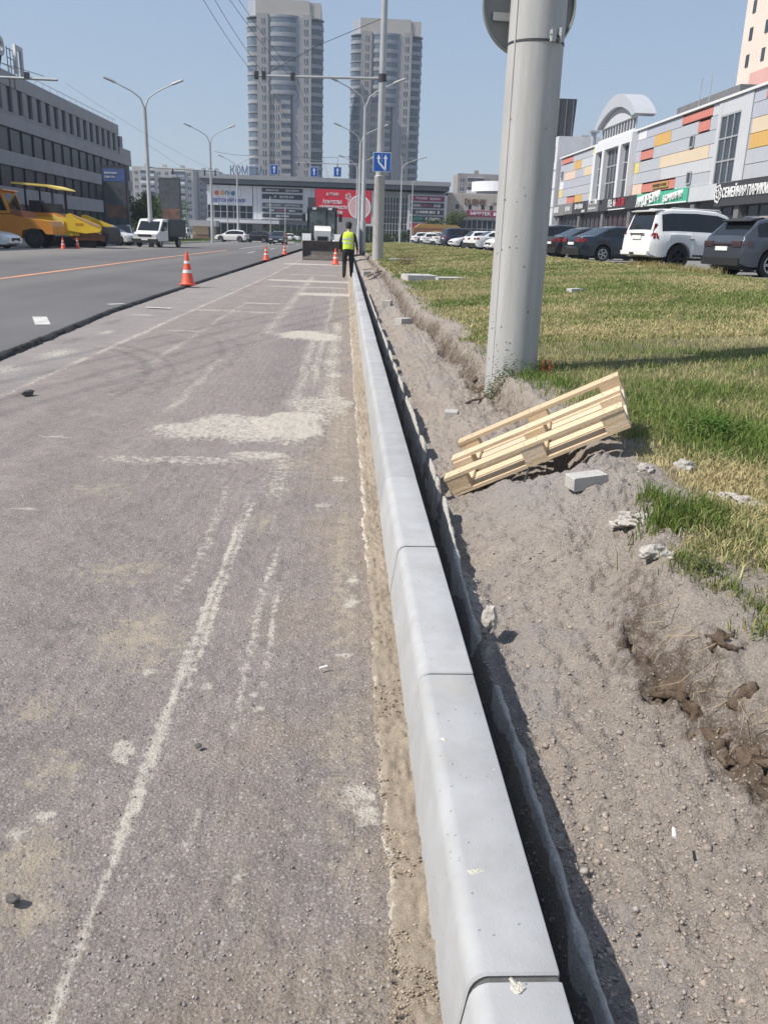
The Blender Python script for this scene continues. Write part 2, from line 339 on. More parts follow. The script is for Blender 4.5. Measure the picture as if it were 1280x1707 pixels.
# tyre arcs
for (cx, cy, r, a0) in ((-3.6, 7.6, 1.75, .62), (-3.6, 7.6, 1.98, .55), (-3.4, 9.6, 2.0, .5), (-3.4, 9.6, 2.2, .45)):
    d = np.hypot(X-cx, (Y-cy)*.62)-r
    M[:, 2] = np.maximum(M[:, 2], a0*np.exp(-(d/.07)**2)*sst(cx+.3, cx+1., X)*sst(6.6, 7.4, Y)*(1-sst(11, 13, Y)))
for (x0, y0, y1, w_, a) in ((-.62, 6.8, 18, .28, .42), (-.25, 8, 20, .10, .4), (-1.9, 7, 16, .2, .36)):
    M[:, 2] = np.maximum(M[:, 2], a*np.exp(-((X-x0)/w_)**2)*sst(y0-.4, y0+.4, Y)*(1-sst(y1-2, y1, Y)))
# scraped smoother old asphalt along the step, with its own pale and dark bands
old = 1-sst(-2.86, -2.72, X+.05*n2-.012*(np.minimum(Y, 30)-7))
base = mixc(base, C3(.275, .25, .238)*(1+.12*n2+.10*n3)[:, None], old); Z = Z*(1-.6*old)-.004*old
pale(.6*np.exp(-((X-(-2.78+.012*(np.minimum(Y, 30)-7)))/.06)**2)*(.8+.5*n2))
for (cx, cy, sx, sy) in ((-3.15, 9.6, .18, .5), (-3.3, 8.4, .2, .3), (-3.3, 14.4, .25, .15), (-3.2, 11.8, .1, .3), (-2.2, 12.2, .4, .1)): pale(.62*gauss(X, Y, cx, cy, sx, sy))
for (cx, cy, sx, sy) in ((-3.45, 13.2, .12, .6), (-3.35, 10.8, .12, .5), (-1.9, 3.8, .1, .06), (-1.7, 3.45, .05, .03), (-.95, 2.75, .10, .05), (-.82, 2.72, .06, .05)): M[:, 2] = np.maximum(M[:, 2], .62*gauss(X, Y, cx, cy, sx, sy))
milled_mat = vmat('milled_asphalt', .95, .20, 130, .9, 260, .005, .15, speck=(330, .20), masks=((2, (.165, .15, .143), 14, .9, .35), (1, (.38, .325, .25), 16, 1.0, .35), (0, (.54, .495, .425), 28, 1.1, .30)), grains=((95, .86, (.42, .39, .37)), (140, .86, (.45, .42, .40)), (75, .93, (.13, .12, .115)), (230, .80, (.17, .155, .15))), bump2=(115, .55, .006))
o = np_obj('milled_lane', np.stack([X, Y, Z], 1), grid_faces(len(ys), len(xs)), milled_mat, base, True, msk=M); tag(o, kind='structure')

# --- sandy bedding mortar squeezed out along the kerb foot
xs = np.linspace(.045, .20, 26); ys = spaced([(.3, .008), (4, .014), (10, .05), (40, .4)])
XX, YY = np.meshgrid(xs, ys); X = XX.ravel(); Y = YY.ravel()
lip = .118-.0035*np.minimum(Y, 12)+.016*fbm(Y, Y*0, .35, 4, 72)+.014*fbm(X, Y, .05, 3, 73)
k = sst(-.008, .012, X-lip); rough_ = sst(-.25, .3, fbm(X, Y, .25, 3, 76)+.5*(X-.15)/.05*.4)
Z = milled_h(X, Y)-.006+k*(.017+.008*fbm(X, Y, .1, 3, 74)+.020*np.abs(fbm(X, Y, .022, 3, 75))*rough_+.006*fbm(X, Y, .016, 2, 96))
n3 = fbm(X, Y, .03, 3, 77); n2 = fbm(X, Y, .2, 3, 78)
cc = C3(.365, .305, .238)*(1+.12*n3+.12*n2)[:, None]
cc = mixc(cc, C3(.28, .245, .215), np.clip(1-k, 0, 1))
M = np.zeros((len(X), 3)); M[:, 0] = np.exp(-((X-lip+.008)/.020)**2)*np.clip(.5+.9*fbm(Y, Y*0+4, .30, 3, 79), 0, 1.1)
o = np_obj('bedding_sand', np.stack([X, Y, Z], 1), grid_faces(len(ys), len(xs)), vmat('bedding_sand_mix', .95, .22, 200, 1., 260, .006, .12, masks=((0, (.58, .535, .45), 40, .9, .18),), grains=((150, .85, (.30, .25, .2)),)), cc, True, msk=M)
tag(o, 'damp sandy mortar strip squeezed out along the kerb foot', 'sand', kind='stuff')

# --- asphalt carriageway on the left, one layer higher than the milled lane
def step_x(Y): return np.interp(Y, [0, 9, 14.5, 22, 45, 86, 200], [-3.35, -3.57, -3.87, -3.95, -4.14, -4.4, -4.8])
ys = spaced([(0, .05), (15, .1), (40, .5), (172, 6)]); fr = np.concatenate([np.linspace(0, .04, 5), np.linspace(.05, 1, 60)])
XX = step_x(ys)[:, None]+.018*fbm(ys, ys*0, .22, 3, 81)[:, None]*np.exp(-fr*60)[None, :]+(-19.5-step_x(ys)[:, None])*fr[None, :]
YY = ys[:, None]+0*fr[None, :]; ZZ = .048+0*XX-.012*np.exp(-fr*400)[None, :]
X = XX.ravel(); Y = YY.ravel(); n1 = fbm(X, Y, 2.5, 4, 82); n2 = fbm(X*3, Y*.4, 1.2, 3, 83)
cc = C3(.132, .127, .127)*(1+.12*n1+.12*n2)[:, None]
worn = sst(-12, -15.5, X)*.6+.25*sst(-6.8, -7.6, X)*(1-sst(-8, -8.6, X)); cc = mixc(cc, C3(.24, .225, .21), np.clip(worn, 0, 1))
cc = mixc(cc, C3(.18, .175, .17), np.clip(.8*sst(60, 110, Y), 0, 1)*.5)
nb = len(fr); V = np.stack([X, Y, ZZ.ravel()], 1); Fg = grid_faces(len(ys), nb)
o = np_obj('carriageway', V, Fg, vmat('asphalt_grey', .85, .22, 60, .35, 150, .004, .3), cc, False); tag(o, kind='structure')
# broken edge of that layer, coloured darker than its top
prof = []; ye = spaced([(0, .03), (15, .06), (40, .3), (95, 2)]); ex = step_x(ye)+.018*fbm(ye, ye*0, .22, 3, 81)
rows = []
for (dx, z, s, a) in ((-.03, .050, 85, .004), (.008, .047, 86, .010), (.030, .025, 87, .022), (.055, -.006, 88, .03)):
    rows.append(np.stack([ex+dx+a*fbm(ye, ye*0+s, .10, 3, s), ye, z+.008*fbm(ye, ye*0+s, .08, 2, s+5)], 1))
V = np.stack(rows, 1).reshape(-1, 3)
np_obj('asphalt_edge', V, grid_faces(len(ye), 4), mat('dark_asphalt_edge', (.035, .034, .034), .9, 0, .4, 40, .8, 90), None, True)['kind'] = 'structure'
# paint on the carriageway
def stripe(name, pts, wdt, z, m, wear=True):
    mb = MB(); P = [Vector((x, y, z)) for x, y in pts]
    for a, b in zip(P[:-1], P[1:]):
        d = (b-a).normalized(); n = Vector((-d.y, d.x, 0))*wdt/2
        mb.add([a-n, a+n, b+n, b-n], [(0, 1, 2, 3)], m)
    return tag(mb.build(name, smooth=0), kind='structure')
orange_paint = mat('orange_road_paint', (.62, .27, .13), .8, 0, .25, 2.5, tint=(.42, .24, .16))
white_paint = mat('white_road_paint', (.62, .60, .57), .8, 0, .15, 6, tint=(.34, .33, .32))
stripe('orange_line', [(-8.5, 8), (-8.6, 22), (-8.75, 30), (-9.0, 42), (-9.0, 68)], .20, .053, orange_paint)
stripe('edge_line', [(-9.0, 76), (-9.3, 130)], .16, .053, white_paint)
stripe('painted_dash', [(-4.18, 15.62), (-3.95, 15.85)], .16, .0535, white_paint)
stripe('painted_dash', [(-3.55, 15.72), (-3.08, 15.62)], .13, .016, white_paint)
stripe('painted_dash', [(-4.52, 13.1), (-4.1, 12.0)], .20, .0535, white_paint)
for yy in (60, 78, 98, 120): stripe('painted_dash', [(-6.6, yy), (-6.7, yy+6)], .14, .053, white_paint)

# --- yard on the left, far street ground, car park on the right
dust = mat('yard_dust', (.36, .335, .30), .95, 0, .2, .5, .2, 20)
mb = MB(); mb.add([(-19.6, 0, .04), (-19.4, 172, .04), (-120, 172, .04), (-120, 0, .04)], [(0, 1, 2, 3)], dust); tag(mb.build('yard', smooth=0), kind='structure')
far_as = mat('far_asphalt', (.22, .215, .21), .9, 0, .2, .15)
mb = MB(); mb.add([(-150, 171.5, .02), (150, 171.5, .02), (150, 700, .02), (-150, 700, .02)], [(0, 1, 2, 3)], far_as)
mb.add([(-4.7, 94, -.01), (1.6, 94, -.01), (1.6, 172, -.01), (-4.8, 172, -.01)], [(0, 1, 2, 3)], far_as); tag(mb.build('far_road', smooth=0), kind='structure')
lot = mat('car_park_asphalt', (.20, .195, .19), .9, 0, .2, .4, .2, 60)
mb = MB(); mb.prism([(9.3, -.3), (9.3, .60), (26, .62), (26, -.3)], 5, 172, lot, 'y'); tag(mb.build('car_park', smooth=0), kind='structure')

# --- dug verge and lawn
xs = spaced([(.368, .009), (1.35, .009), (2.2, .04), (4, .12), (9.5, .3)]); ys = spaced([(.3, .010), (4.0, .011), (4.6, .013), (9, .03), (16, .09), (40, .5), (100, 2.5), (172, 5)])
XX, YY = np.meshgrid(xs, ys); X = XX.ravel(); Y = YY.ravel(); Z = verge_h(X, Y)
e = edge_x(Y); t = X-e
n1 = fbm(X, Y, .9, 4, 91); n2 = fbm(X, Y, .25, 4, 92); n3 = fbm(X, Y, .05, 3, 93)
cc = C3(.312, .272, .236)*(1+.08*n1+.10*n2+.12*n3)[:, None]; M = np.zeros((len(X), 3))
M[:, 1] = .62*sst(-.1, .5, fbm(X, Y, .45, 3, 94))*(1-sst(-.1, .1, t))   # grey grit
cc = mixc(cc, C3(.31, .285, .265)*(1+.15*n3)[:, None], .8*np.clip(gauss(X, Y, 1.1, 4.1, .38, .6), 0, 1))
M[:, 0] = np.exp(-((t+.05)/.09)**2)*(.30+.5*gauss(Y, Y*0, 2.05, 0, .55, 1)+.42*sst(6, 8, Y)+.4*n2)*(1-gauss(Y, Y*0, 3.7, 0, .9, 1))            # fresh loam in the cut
M[:, 2] = .9*np.exp(-((X-.53-.05*sst(3, 4.5, Y))/.035)**2)*np.clip(.35+.7*fbm(Y, Y*0, .4, 3, 95), 0, 1)
gr = sst(.10, .55, t+.10*n2)*sst(2.2, 3.4, Y); cc = mixc(cc, C3(.16, .145, .075)*(1+.2*n2)[:, None], .85*gr)
V = np.stack([X, Y, Z], 1)
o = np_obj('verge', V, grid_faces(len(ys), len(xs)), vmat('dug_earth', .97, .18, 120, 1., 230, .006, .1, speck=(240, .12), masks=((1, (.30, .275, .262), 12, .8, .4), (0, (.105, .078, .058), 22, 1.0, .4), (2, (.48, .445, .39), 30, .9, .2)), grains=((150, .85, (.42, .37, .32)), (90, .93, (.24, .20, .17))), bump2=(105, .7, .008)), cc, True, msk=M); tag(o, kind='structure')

# ------------------------------------------------------------------ loose stones and clods (uncountable)
def stones(name, px, py, pz, size, cols, m, label, cat):
    n = len(px); k = np.array([[-1, -1, -.8], [1, -1, -.8], [1, 1, -.8], [-1, 1, -.8], [-1, -1, .8], [1, -1, .8], [1, 1, .8], [-1, 1, .8]])*.42
    V = k[None]*(1+.45*(rng.random((n, 8, 3))-.5))
    V[:, 4:, :2] *= (.55+.4*rng.random((n, 1, 1)))
    V = V*np.stack([.75+.5*rng.random(n), .7+.4*rng.random(n), .5+.35*rng.random(n)], 1)[:, None, :]*size[:, None, None]
    a = rng.random(n)*2*PI; tl = (rng.random(n)-.5)*.9
    x, y, z = V[..., 0], V[..., 1], V[..., 2]
    y, z = y*np.cos(tl)[:, None]-z*np.sin(tl)[:, None], y*np.sin(tl)[:, None]+z*np.cos(tl)[:, None]
    V = np.stack([x*np.cos(a)[:, None]-y*np.sin(a)[:, None]+px[:, None], x*np.sin(a)[:, None]+y*np.cos(a)[:, None]+py[:, None], z+pz[:, None]], 2).reshape(-1, 3)
    fq = np.array([[3, 2, 1, 0], [4, 5, 6, 7], [0, 1, 5, 4], [1, 2, 6, 5], [2, 3, 7, 6], [3, 0, 4, 7]])
    F = (np.arange(n)[:, None, None]*8+fq[None]).reshape(-1, 4)
    o = np_obj(name, V, F, m, np.repeat(cols, 8, 0), False); tag(o, label, cat, kind='stuff'); return o
def ysample(n, y0, y1, p=1.7):   # denser near the viewer
    u = rng.random(n); q = 1-p; return (y0**q+u*(y1**q-y0**q))**(1/q)
stone_mat = vmat('loose_stone', .92, .2, 150, .3, 120, .004, .2)
N = 30000; py = ysample(N, .6, 14, 2.1); px = rng.uniform(-3.2, .1, N)*np.clip(py/3.0, .34, 1); px = np.minimum(px, .08)
keep = vn(px*2.2, py*2.2, 101)*.7+vn(px*9, py*9, 102)*.5+.25*sst(-.8, .1, px) > .55; px, py = px[keep], py[keep]
sz = .0018+.0065*rng.random(len(px))**6
tone = rng.random(len(px)); cl = np.array([.29, .258, .24])[None]*(.8+.4*tone)[:, None]; cl[tone > .95] = [.46, .43, .39]; cl[tone < .025] = [.12, .11, .105]
stones('road_grit', px, py, milled_h(px, py)+sz*.08, sz, cl, stone_mat, 'fine loose grit scattered over the milled lane', 'grit')
N = 90000; py = ysample(N, .7, 20, 1.9); px = .44+rng.random(N)**1.1*(edge_x(py)-.40)
keep = (vn(px*3, py*3, 103)*.5+rng.random(N)*.6 > .42) & ((px < edge_x(py)-.13) | (rng.random(N) < .12)); px, py = px[keep], py[keep]
sz = .002+.010*rng.random(len(px))**8
tone = rng.random(len(px)); cl = np.array([.335, .283, .238])[None]*(.82+.36*tone)[:, None]; g_ = rng.random(len(px)) < .15; cl[g_] = np.array([.33, .30, .28])[None]*(.8+.5*tone[g_])[:, None]
big = rng.random(len(px)) < .004; sz[big] = .010+.013*rng.random(big.sum())
stones('earth_clods', px, py, verge_h(px, py)+sz*.05, sz, cl, stone_mat, 'crumbly clods and gravel lying in the dug trench', 'clods')
N = 500; py = ysample(N, .8, 9, 1.6); px = .06+.03*rng.standard_normal(N); keep = vn(px*8, py*6, 105) > .56; px, py = px[keep], py[keep]
sz = .0025+.007*rng.random(len(px))**3; cl = np.array([.42, .38, .32])[None]*(.8+.3*rng.random(len(px)))[:, None]
stones('cement_crumbs', px, py, milled_h(px, py)+sz*.25, sz, cl, stone_mat, 'pale cement crumbs strewn beside the sandy kerb foot', 'crumbs')

N = 9000; py = ysample(N, .7, 8, 1.9); px = .10+.088*rng.random(N); keep = vn(px*14, py*7, 106) > .42; px, py = px[keep], py[keep]
sz = .0015+.006*rng.random(len(px))**4; cl = np.array([.36, .295, .22])[None]*(.75+.5*rng.random(len(px)))[:, None]
stones('sand_crumbs', px, py, milled_h(px, py)+.014, sz, cl, stone_mat, 'crumbling sand grains lying on the mortar strip', 'sand')

# ------------------------------------------------------------------ grass (uncountable)
def blades(name, px, py, h, wd, cols, label, lean=.55):
    n = len(px); a = rng.random(n)*2*PI; ln = lean*(.35+rng.random(n)); ca, sa = np.cos(a), np.sin(a)
    pz = verge_h(px, py, True)-.008; t2 = rng.random(n)*PI; wx, wy = np.cos(t2)*wd/2, np.sin(t2)*wd/2
    def P(f, off, hh): return np.stack([px+ca*h*off+wx*f, py+sa*h*off+wy*f, pz+h*hh], 1)
    V = np.stack([P(-1, 0, 0), P(1, 0, 0), P(.75, ln*.3, .55), P(-.75, ln*.3, .55), P(0, ln, .9-.25*ln)], 1).reshape(-1, 3)
    i = np.arange(n)*5; Q = np.stack([i, i+1, i+2, i+3], 1); T = np.stack([i+3, i+2, i+4], 1)
    shade = np.ones((n, 5, 1)); C = (cols[:, None, :]*shade).reshape(-1, 3)
    o = np_obj(name, V, [Q, T], grass_mat, C, False); tag(o, label, 'grass', kind='stuff'); return o
grass_mat = vmat('grass_blade', .75, 0, bump=0, spec=.2, tr=.28)
def lawn_cols(px, py, extra=0):
    n = len(px); dry = .40+.80*fbm(px, py, 1.5, 4, 111)+.30*fbm(px, py, .4, 3, 112)+extra
    for (cx, cy, sx, sy, a) in ((2.15, 5.2, .5, .6, -.6), (2.3, 4.5, .4, .35, -.5), (2.7, 6.3, .6, .5, -.5), (1.35, 3.25, .2, .25, -.8), (3.6, 7.8, .7, .8, -.45), (2.7, 5.4, .35, .4, .5), (4.6, 9.6, .9, .9, .5), (2.9, 9.6, 1.2, 1.0, .35), (1.7, 3.85, .25, .2, .4), (2.0, 7.0, .4, .5, .3), (1.55, 6.7, .35, .4, -.6)):
        dry = dry+a*gauss(px, py, cx, cy, sx, sy)
    k = np.clip(dry+.35*rng.standard_normal(n), 0, 1)[:, None]; v = (.75+.5*rng.random(n))[:, None]
    return (np.array([[.145, .215, .05]])*(1-k)+np.array([[.56, .47, .26]])*k)*v, dry
def lawn_pts(N, y0, y1, p=1.5):
    py = ysample(N, y0, y1, p); hi = np.minimum(9.6, .66*py+.9); lo = edge_x(py)
    px = lo+rng.random(N)*(hi-lo); keep = (hi > lo)
    t = px-lo; d = sst(.0, .45, t+.25*fbm(px, py, .35, 3, 113)-.05)*sst(2.5, 3.3, py+.4*fbm(px, py, .3, 2, 114))
    keep &= rng.random(N) < d
    keep &= (px-1.47)**2+(py-7.5)**2 > .23**2
    # the heap of spoil and the slabs stay bare
    keep &= ~((px < 1.55) & (np.abs(py-3.95) < .55) & (rng.random(N) < .97))
    return px[keep], py[keep]
px, py = lawn_pts(120000, 2.3, 10, 1.4); cl, dr = lawn_cols(px, py); h = (.035+.05*rng.random(len(px)))*(1.25-.45*np.clip(dr, 0, 1))*(1+.7*sst(.1, -.5, dr))
blades('lawn_grass', px, py, h, .0045+.003*rng.random(len(px)), cl, 'patchy mown lawn grass, green and straw coloured, beside the trench')
px, py = lawn_pts(150000, 9.5, 26, 1.3); cl, dr = lawn_cols(px, py, .02); h = (.04+.05*rng.random(len(px)))
blades('lawn_grass', px, py, h, .010+.006*rng.random(len(px)), cl, 'patchy lawn grass in the middle distance behind the grey pole')
px, py = lawn_pts(130000, 25, 172, 1.5); cl, dr = lawn_cols(px, py, .05); h = (.05+.06*rng.random(len(px)))
blades('lawn_grass', px, py, h, .03+.02*rng.random(len(px)), cl, 'far lawn grass between the trench and the parked cars')
# sparse tufts on the trench shoulder, weeds at the bank, dry stalks under the parked cars
def tufts(spots, n, r, hh, wdd, dryk, label):
    px = np.concatenate([x+r*rng.standard_normal(n)*.6 for x, y in spots]); py = np.concatenate([y+r*rng.standard_normal(n)*.6 for x, y in spots])
    k = np.clip(dryk+.3*rng.standard_normal(len(px)), 0, 1)[:, None]
    cl = (np.array([[.10, .17, .03]])*(1-k)+np.array([[.40, .33, .15]])*k)*(.7+.6*rng.random((len(px), 1)))
    blades('grass_tuft', px, py, hh*(.5+rng.random(len(px))), np.full(len(px), wdd), cl, label)
tufts([(1.22, 2.47), (1.28, 2.3), (1.2, 2.15), (1.33, 2.85), (1.48, 2.68), (1.15, 2.6), (1.42, 2.45), (1.30, 2.05), (1.2, 2.75)], 130, .07, .05, .004, .3, 'sparse weedy tufts on the crumbling shoulder of the trench')
tufts([(1.35, 3.2), (1.30, 3.32), (1.42, 3.1), (1.5, 3.3), (1.25, 3.12)], 240, .08, .09, .005, .05, 'lush green tuft among the white rubble')
tufts([(9.3+.2*i % .4, 22+.28*i) for i in range(26)], 60, .2, .22, .012, .95, 'tall dry stalks under the grey crossover')
# ================================================================== KERB
def vh(x, y): return float(verge_h(np.array([x]), np.array([y]), False)[0])
kerb_mat = mat('kerb_concrete', (.385, .39, .395), .92, 0, .09, 7, .12, 260, .12, tint=(.345, .347, .348))
_n = kerb_mat.node_tree; _b = _n.nodes['Principled BSDF']; _src = _b.inputs['Base Color'].links[0].from_socket
_oi = _n.nodes.new('ShaderNodeObjectInfo'); _mr = _n.nodes.new('ShaderNodeMapRange'); _mr.inputs[3].default_value = .93; _mr.inputs[4].default_value = 1.06; _n.links.new(_oi.outputs['Random'], _mr.inputs[0])
_ge = _n.nodes.new('ShaderNodeNewGeometry'); _vo = _n.nodes.new('ShaderNodeTexVoronoi'); _vo.inputs['Scale'].default_value = 85; _n.links.new(_ge.outputs['Position'], _vo.inputs['Vector'])
_sp = _n.nodes.new('ShaderNodeSeparateColor'); _n.links.new(_vo.outputs['Color'], _sp.inputs[0])
_g1 = _n.nodes.new('ShaderNodeMath'); _g1.operation = 'GREATER_THAN'; _g1.inputs[1].default_value = .93; _n.links.new(_sp.outputs[0], _g1.inputs[0])
_g2 = _n.nodes.new('ShaderNodeMath'); _g2.operation = 'LESS_THAN'; _g2.inputs[1].default_value = .20; _n.links.new(_vo.outputs['Distance'], _g2.inputs[0])
_g3 = _n.nodes.new('ShaderNodeMath'); _g3.operation = 'MULTIPLY'; _n.links.new(_g1.outputs[0], _g3.inputs[0]); _n.links.new(_g2.outputs[0], _g3.inputs[1])
_g4 = _n.nodes.new('ShaderNodeMath'); _g4.operation = 'MULTIPLY_ADD'; _g4.inputs[1].default_value = -.45; _g4.inputs[2].default_value = 1.0; _n.links.new(_g3.outputs[0], _g4.inputs[0])
_g5 = _n.nodes.new('ShaderNodeMath'); _g5.operation = 'MULTIPLY'; _n.links.new(_g4.outputs[0], _g5.inputs[0]); _n.links.new(_mr.outputs[0], _g5.inputs[1])
_sn = _n.nodes.new('ShaderNodeTexNoise'); _sn.inputs['Scale'].default_value = 2.6; _sn.inputs['Detail'].default_value = 8; _sn.inputs['Roughness'].default_value = .7; _n.links.new(_ge.outputs['Position'], _sn.inputs['Vector'])
_sm = _n.nodes.new('ShaderNodeMapRange'); _sm.inputs[1].default_value = .56; _sm.inputs[2].default_value = .72; _sm.inputs[4].default_value = .55; _n.links.new(_sn.outputs['Fac'], _sm.inputs[0])
_mx = _n.nodes.new('ShaderNodeMix'); _mx.data_type = 'RGBA'; _n.links.new(_sm.outputs[0], _mx.inputs[0]); _n.links.new(_src, _mx.inputs[6]); _mx.inputs[7].default_value = (.44, .40, .33, 1)   # sandy dust smears
_sc = _n.nodes.new('ShaderNodeVectorMath'); _sc.operation = 'SCALE'; _n.links.new(_mx.outputs[2], _sc.inputs[0]); _n.links.new(_g5.outputs[0], _sc.inputs['Scale']); _n.links.new(_sc.outputs[0], _b.inputs['Base Color'])
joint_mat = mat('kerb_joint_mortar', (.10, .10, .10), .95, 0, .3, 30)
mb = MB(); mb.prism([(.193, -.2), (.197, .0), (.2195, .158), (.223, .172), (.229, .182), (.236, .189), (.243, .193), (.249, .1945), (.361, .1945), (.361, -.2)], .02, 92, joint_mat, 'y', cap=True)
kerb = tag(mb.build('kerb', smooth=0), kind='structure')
def kerb_mesh(seed):
    r = random.Random(seed); L = .990; prof = [(.186, -.2), (.190, .0), (.2128, .160), (.2142, .168), (.2165, .1765), (.2215, .1865), (.229, .194), (.2370, .1982), (.2425, .1996), (.2470, .2), (.300, .2), (.3605, .2), (.364, .1985), (.3655, .195), (.3655, -.2)]
    ys = [0, .004, .12, .25, .4, .55, .7, .85, L-.004, L]
    vs = []; fs = []; n = len(prof)
    for k, y in enumerate(ys):
        c = .0035 if k in (0, len(ys)-1) else 0
        for (x, z) in prof:
            jx = r.uniform(-.0002, .0002); jz = r.uniform(-.0002, .0002)
            vs.append((x+(c if x < .28 else -c*.6)+jx, y, z-(c if z > .1 else 0)+jz))
    for k in range(len(ys)-1):
        for i in range(n-1): fs.append((k*n+i, k*n+i+1, (k+1)*n+i+1, (k+1)*n+i))
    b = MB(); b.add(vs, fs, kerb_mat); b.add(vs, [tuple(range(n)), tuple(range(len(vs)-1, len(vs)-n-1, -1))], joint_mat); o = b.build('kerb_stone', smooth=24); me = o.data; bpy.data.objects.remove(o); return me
kms = [kerb_mesh(s) for s in range(4)]
for i in range(-1, 88):
    o = bpy.data.objects.new('kerb_stone', kms[i % 4] if i >= 0 else kms[0]); link(o, kerb)
    r = random.Random(300+i); far = max(0, i-10)
    o.location = (r.uniform(-.0018, .0012), 1.0626+i-.9965, r.uniform(-.0008, .003)); o.rotation_euler = (r.uniform(-.0012, .0012), 0, r.uniform(-.0012, .0012))
# thin broken skin of haunch mortar standing behind the kerb
fy = spaced([(.3, .012), (4, .015), (9, .04), (22, .2)]); fx = .487+.012*fbm(fy, fy*0+2, .9, 3, 12)+.05*sst(3.0, 4.5, fy)
ft = .005+.045*sst(2.6, 4.2, fy)+.016*fbm(fy, fy*0+6, .35, 4, 13)+.008*fbm(fy, fy*0, .05, 2, 15); ft = np.where(fbm(fy, fy*0+3, .5, 3, 16) < -.38, -.12, ft); fw = .005+.010*vn(fy*9, fy*0, 17)**2+.004*np.abs(fbm(fy, fy*0+8, .04, 2, 19))
rows = [np.stack([fx-.012+.003*fbm(fy, fy*0, .1, 2, 18), fy, ft*0-.24], 1), np.stack([fx-fw*.8, fy, ft-.004], 1), np.stack([fx, fy, ft], 1), np.stack([fx+fw, fy, ft-.003], 1), np.stack([fx+.02, fy, ft*0-.06], 1)]
fin = np_obj('haunch_mortar', np.stack(rows, 1).reshape(-1, 3), grid_faces(len(fy), 5), mat('haunch_concrete', (.44, .42, .385), .95, 0, .22, 25, .9, 110, .15), None, True, kerb)
# spilled mortar dabs on the kerb top
dab = mat('mortar_dab', (.52, .49, .42), .95, 0, .15, 40, .8, 120)
def blob(name, x, y, z, s, m, seed, flat=.4, parent=None, sub=2, rough=.35):
    bm = bmesh.new(); bmesh.ops.create_icosphere(bm, subdivisions=sub, radius=1)
    r = random.Random(seed); ax = [r.uniform(.7, 1.3) for _ in range(3)]
    off = Vector((r.uniform(0, 50), r.uniform(0, 50), r.uniform(0, 50)))
    from mathutils import noise as mn
    for v in bm.verts:
        q = 1+rough*mn.noise(v.co*1.7+off)*1.6+rough*.5*mn.noise(v.co*4.3+off); v.co = Vector((v.co.x*ax[0]*q, v.co.y*ax[1]*q, v.co.z*flat*q))*s
    me = bpy.data.meshes.new(name); bm.to_mesh(me); bm.free(); me.materials.append(m)
    o = bpy.data.objects.new(name, me); link(o, parent); o.location = (x, y, z); o.rotation_euler = (0, 0, r.uniform(0, 6)); return o
for k, (x, y, s) in enumerate(((.262, 1.30, .014), (.275, 1.30, .006), (.248, 1.325, .008), (.285, 1.055, .008), (.29, 1.04, .010), (.25, 1.74, .010), (.35, 1.62, .008), (.255, 2.35, .006), (.30, 2.62, .006), (.35, 2.64, .005), (.345, 1.36, .005))):
    blob('mortar_dab', x, y, .2005, s, dab, 900+k, .3, kerb, 1)

# ================================================================== STREET POLES
steel = mat('painted_grey_steel', (.44, .435, .42), .5, 0, .08, 2.2, .15, 90, .5, tint=(.37, .367, .355))
_n = steel.node_tree; _no = [q for q in _n.nodes if q.type == 'TEX_NOISE'][0]; _g = [q for q in _n.nodes if q.type == 'NEW_GEOMETRY'][0]; _mp = _n.nodes.new('ShaderNodeMapping'); _mp.inputs['Scale'].default_value = (6, 6, .6)
_n.links.new(_g.outputs['Position'], _mp.inputs[0]); _n.links.new(_mp.outputs[0], _no.inputs['Vector'])
galv = mat('galvanised_pole', (.42, .43, .43), .45, .25, .12, 1.2)
dkmetal = mat('dark_metal', (.06, .06, .065), .5, .3, .3, 5)
rust = mat('rust_stain', (.16, .11, .085), .8, 0, .4, 9)
# the near column with the back of a round road sign
t = empty('street_column', (1.47, 7.5, 0), label='thick grey steel column at the trench edge with a round sign back', cat='column')
mb = MB(); mb.lathe([(.222, -.4), (.222, .3), (.221, 2.0), (.217, 4.2), (.208, 9), (.0, 9)], steel, 48); mb.build('pole', t)
b = MB(); ring = [(.225+.0, 2.80), (.229, 2.803), (.229, 2.818), (.225, 2.821)]; b.lathe([(.2185, 2.80), (.2235, 2.802), (.2235, 2.818), (.2185, 2.82)], dkmetal, 40); b.build('clamp_band', t)
b = MB(); M_ = Matrix.Rotation(rad(-62), 4, 'Z')
b.box(.215, .245, -.045, -.004, 2.80, 2.88, galv, M_); b.box(.215, .262, .03, .036, 2.79, 2.90, galv, M_); b.tube([M_ @ Vector((.235, -.05, 2.845)), M_ @ Vector((.235, .06, 2.845))], .006, dkmetal, 8); b.build('clamp_lug', t)
sgnback = mat('sign_back_paint', (.24, .255, .25), .5, .2, .1, 3)
b = MB(); Md = Matrix.Translation((-.02, .33, 3.16)) @ Matrix.Rotation(rad(7), 4, 'Z')
b.lathe([(0, .02), (.37, .02), (.385, .015), (.39, .0), (.39, -.045), (.384, -.045), (.380, .0), (0, .0)], sgnback, 56, Md, axis='y'); sg = b.build('round_sign', t)
b = MB(); b.box(-.30, .30, -.04, -.002, -.03, .03, galv, Md @ Matrix.Translation((0, 0, .2))); b.box(-.3, .3, -.04, -.002, -.03, .03, galv, Md @ Matrix.Translation((0, 0, -.1))); b.build('sign_rail', sg)
b = MB()
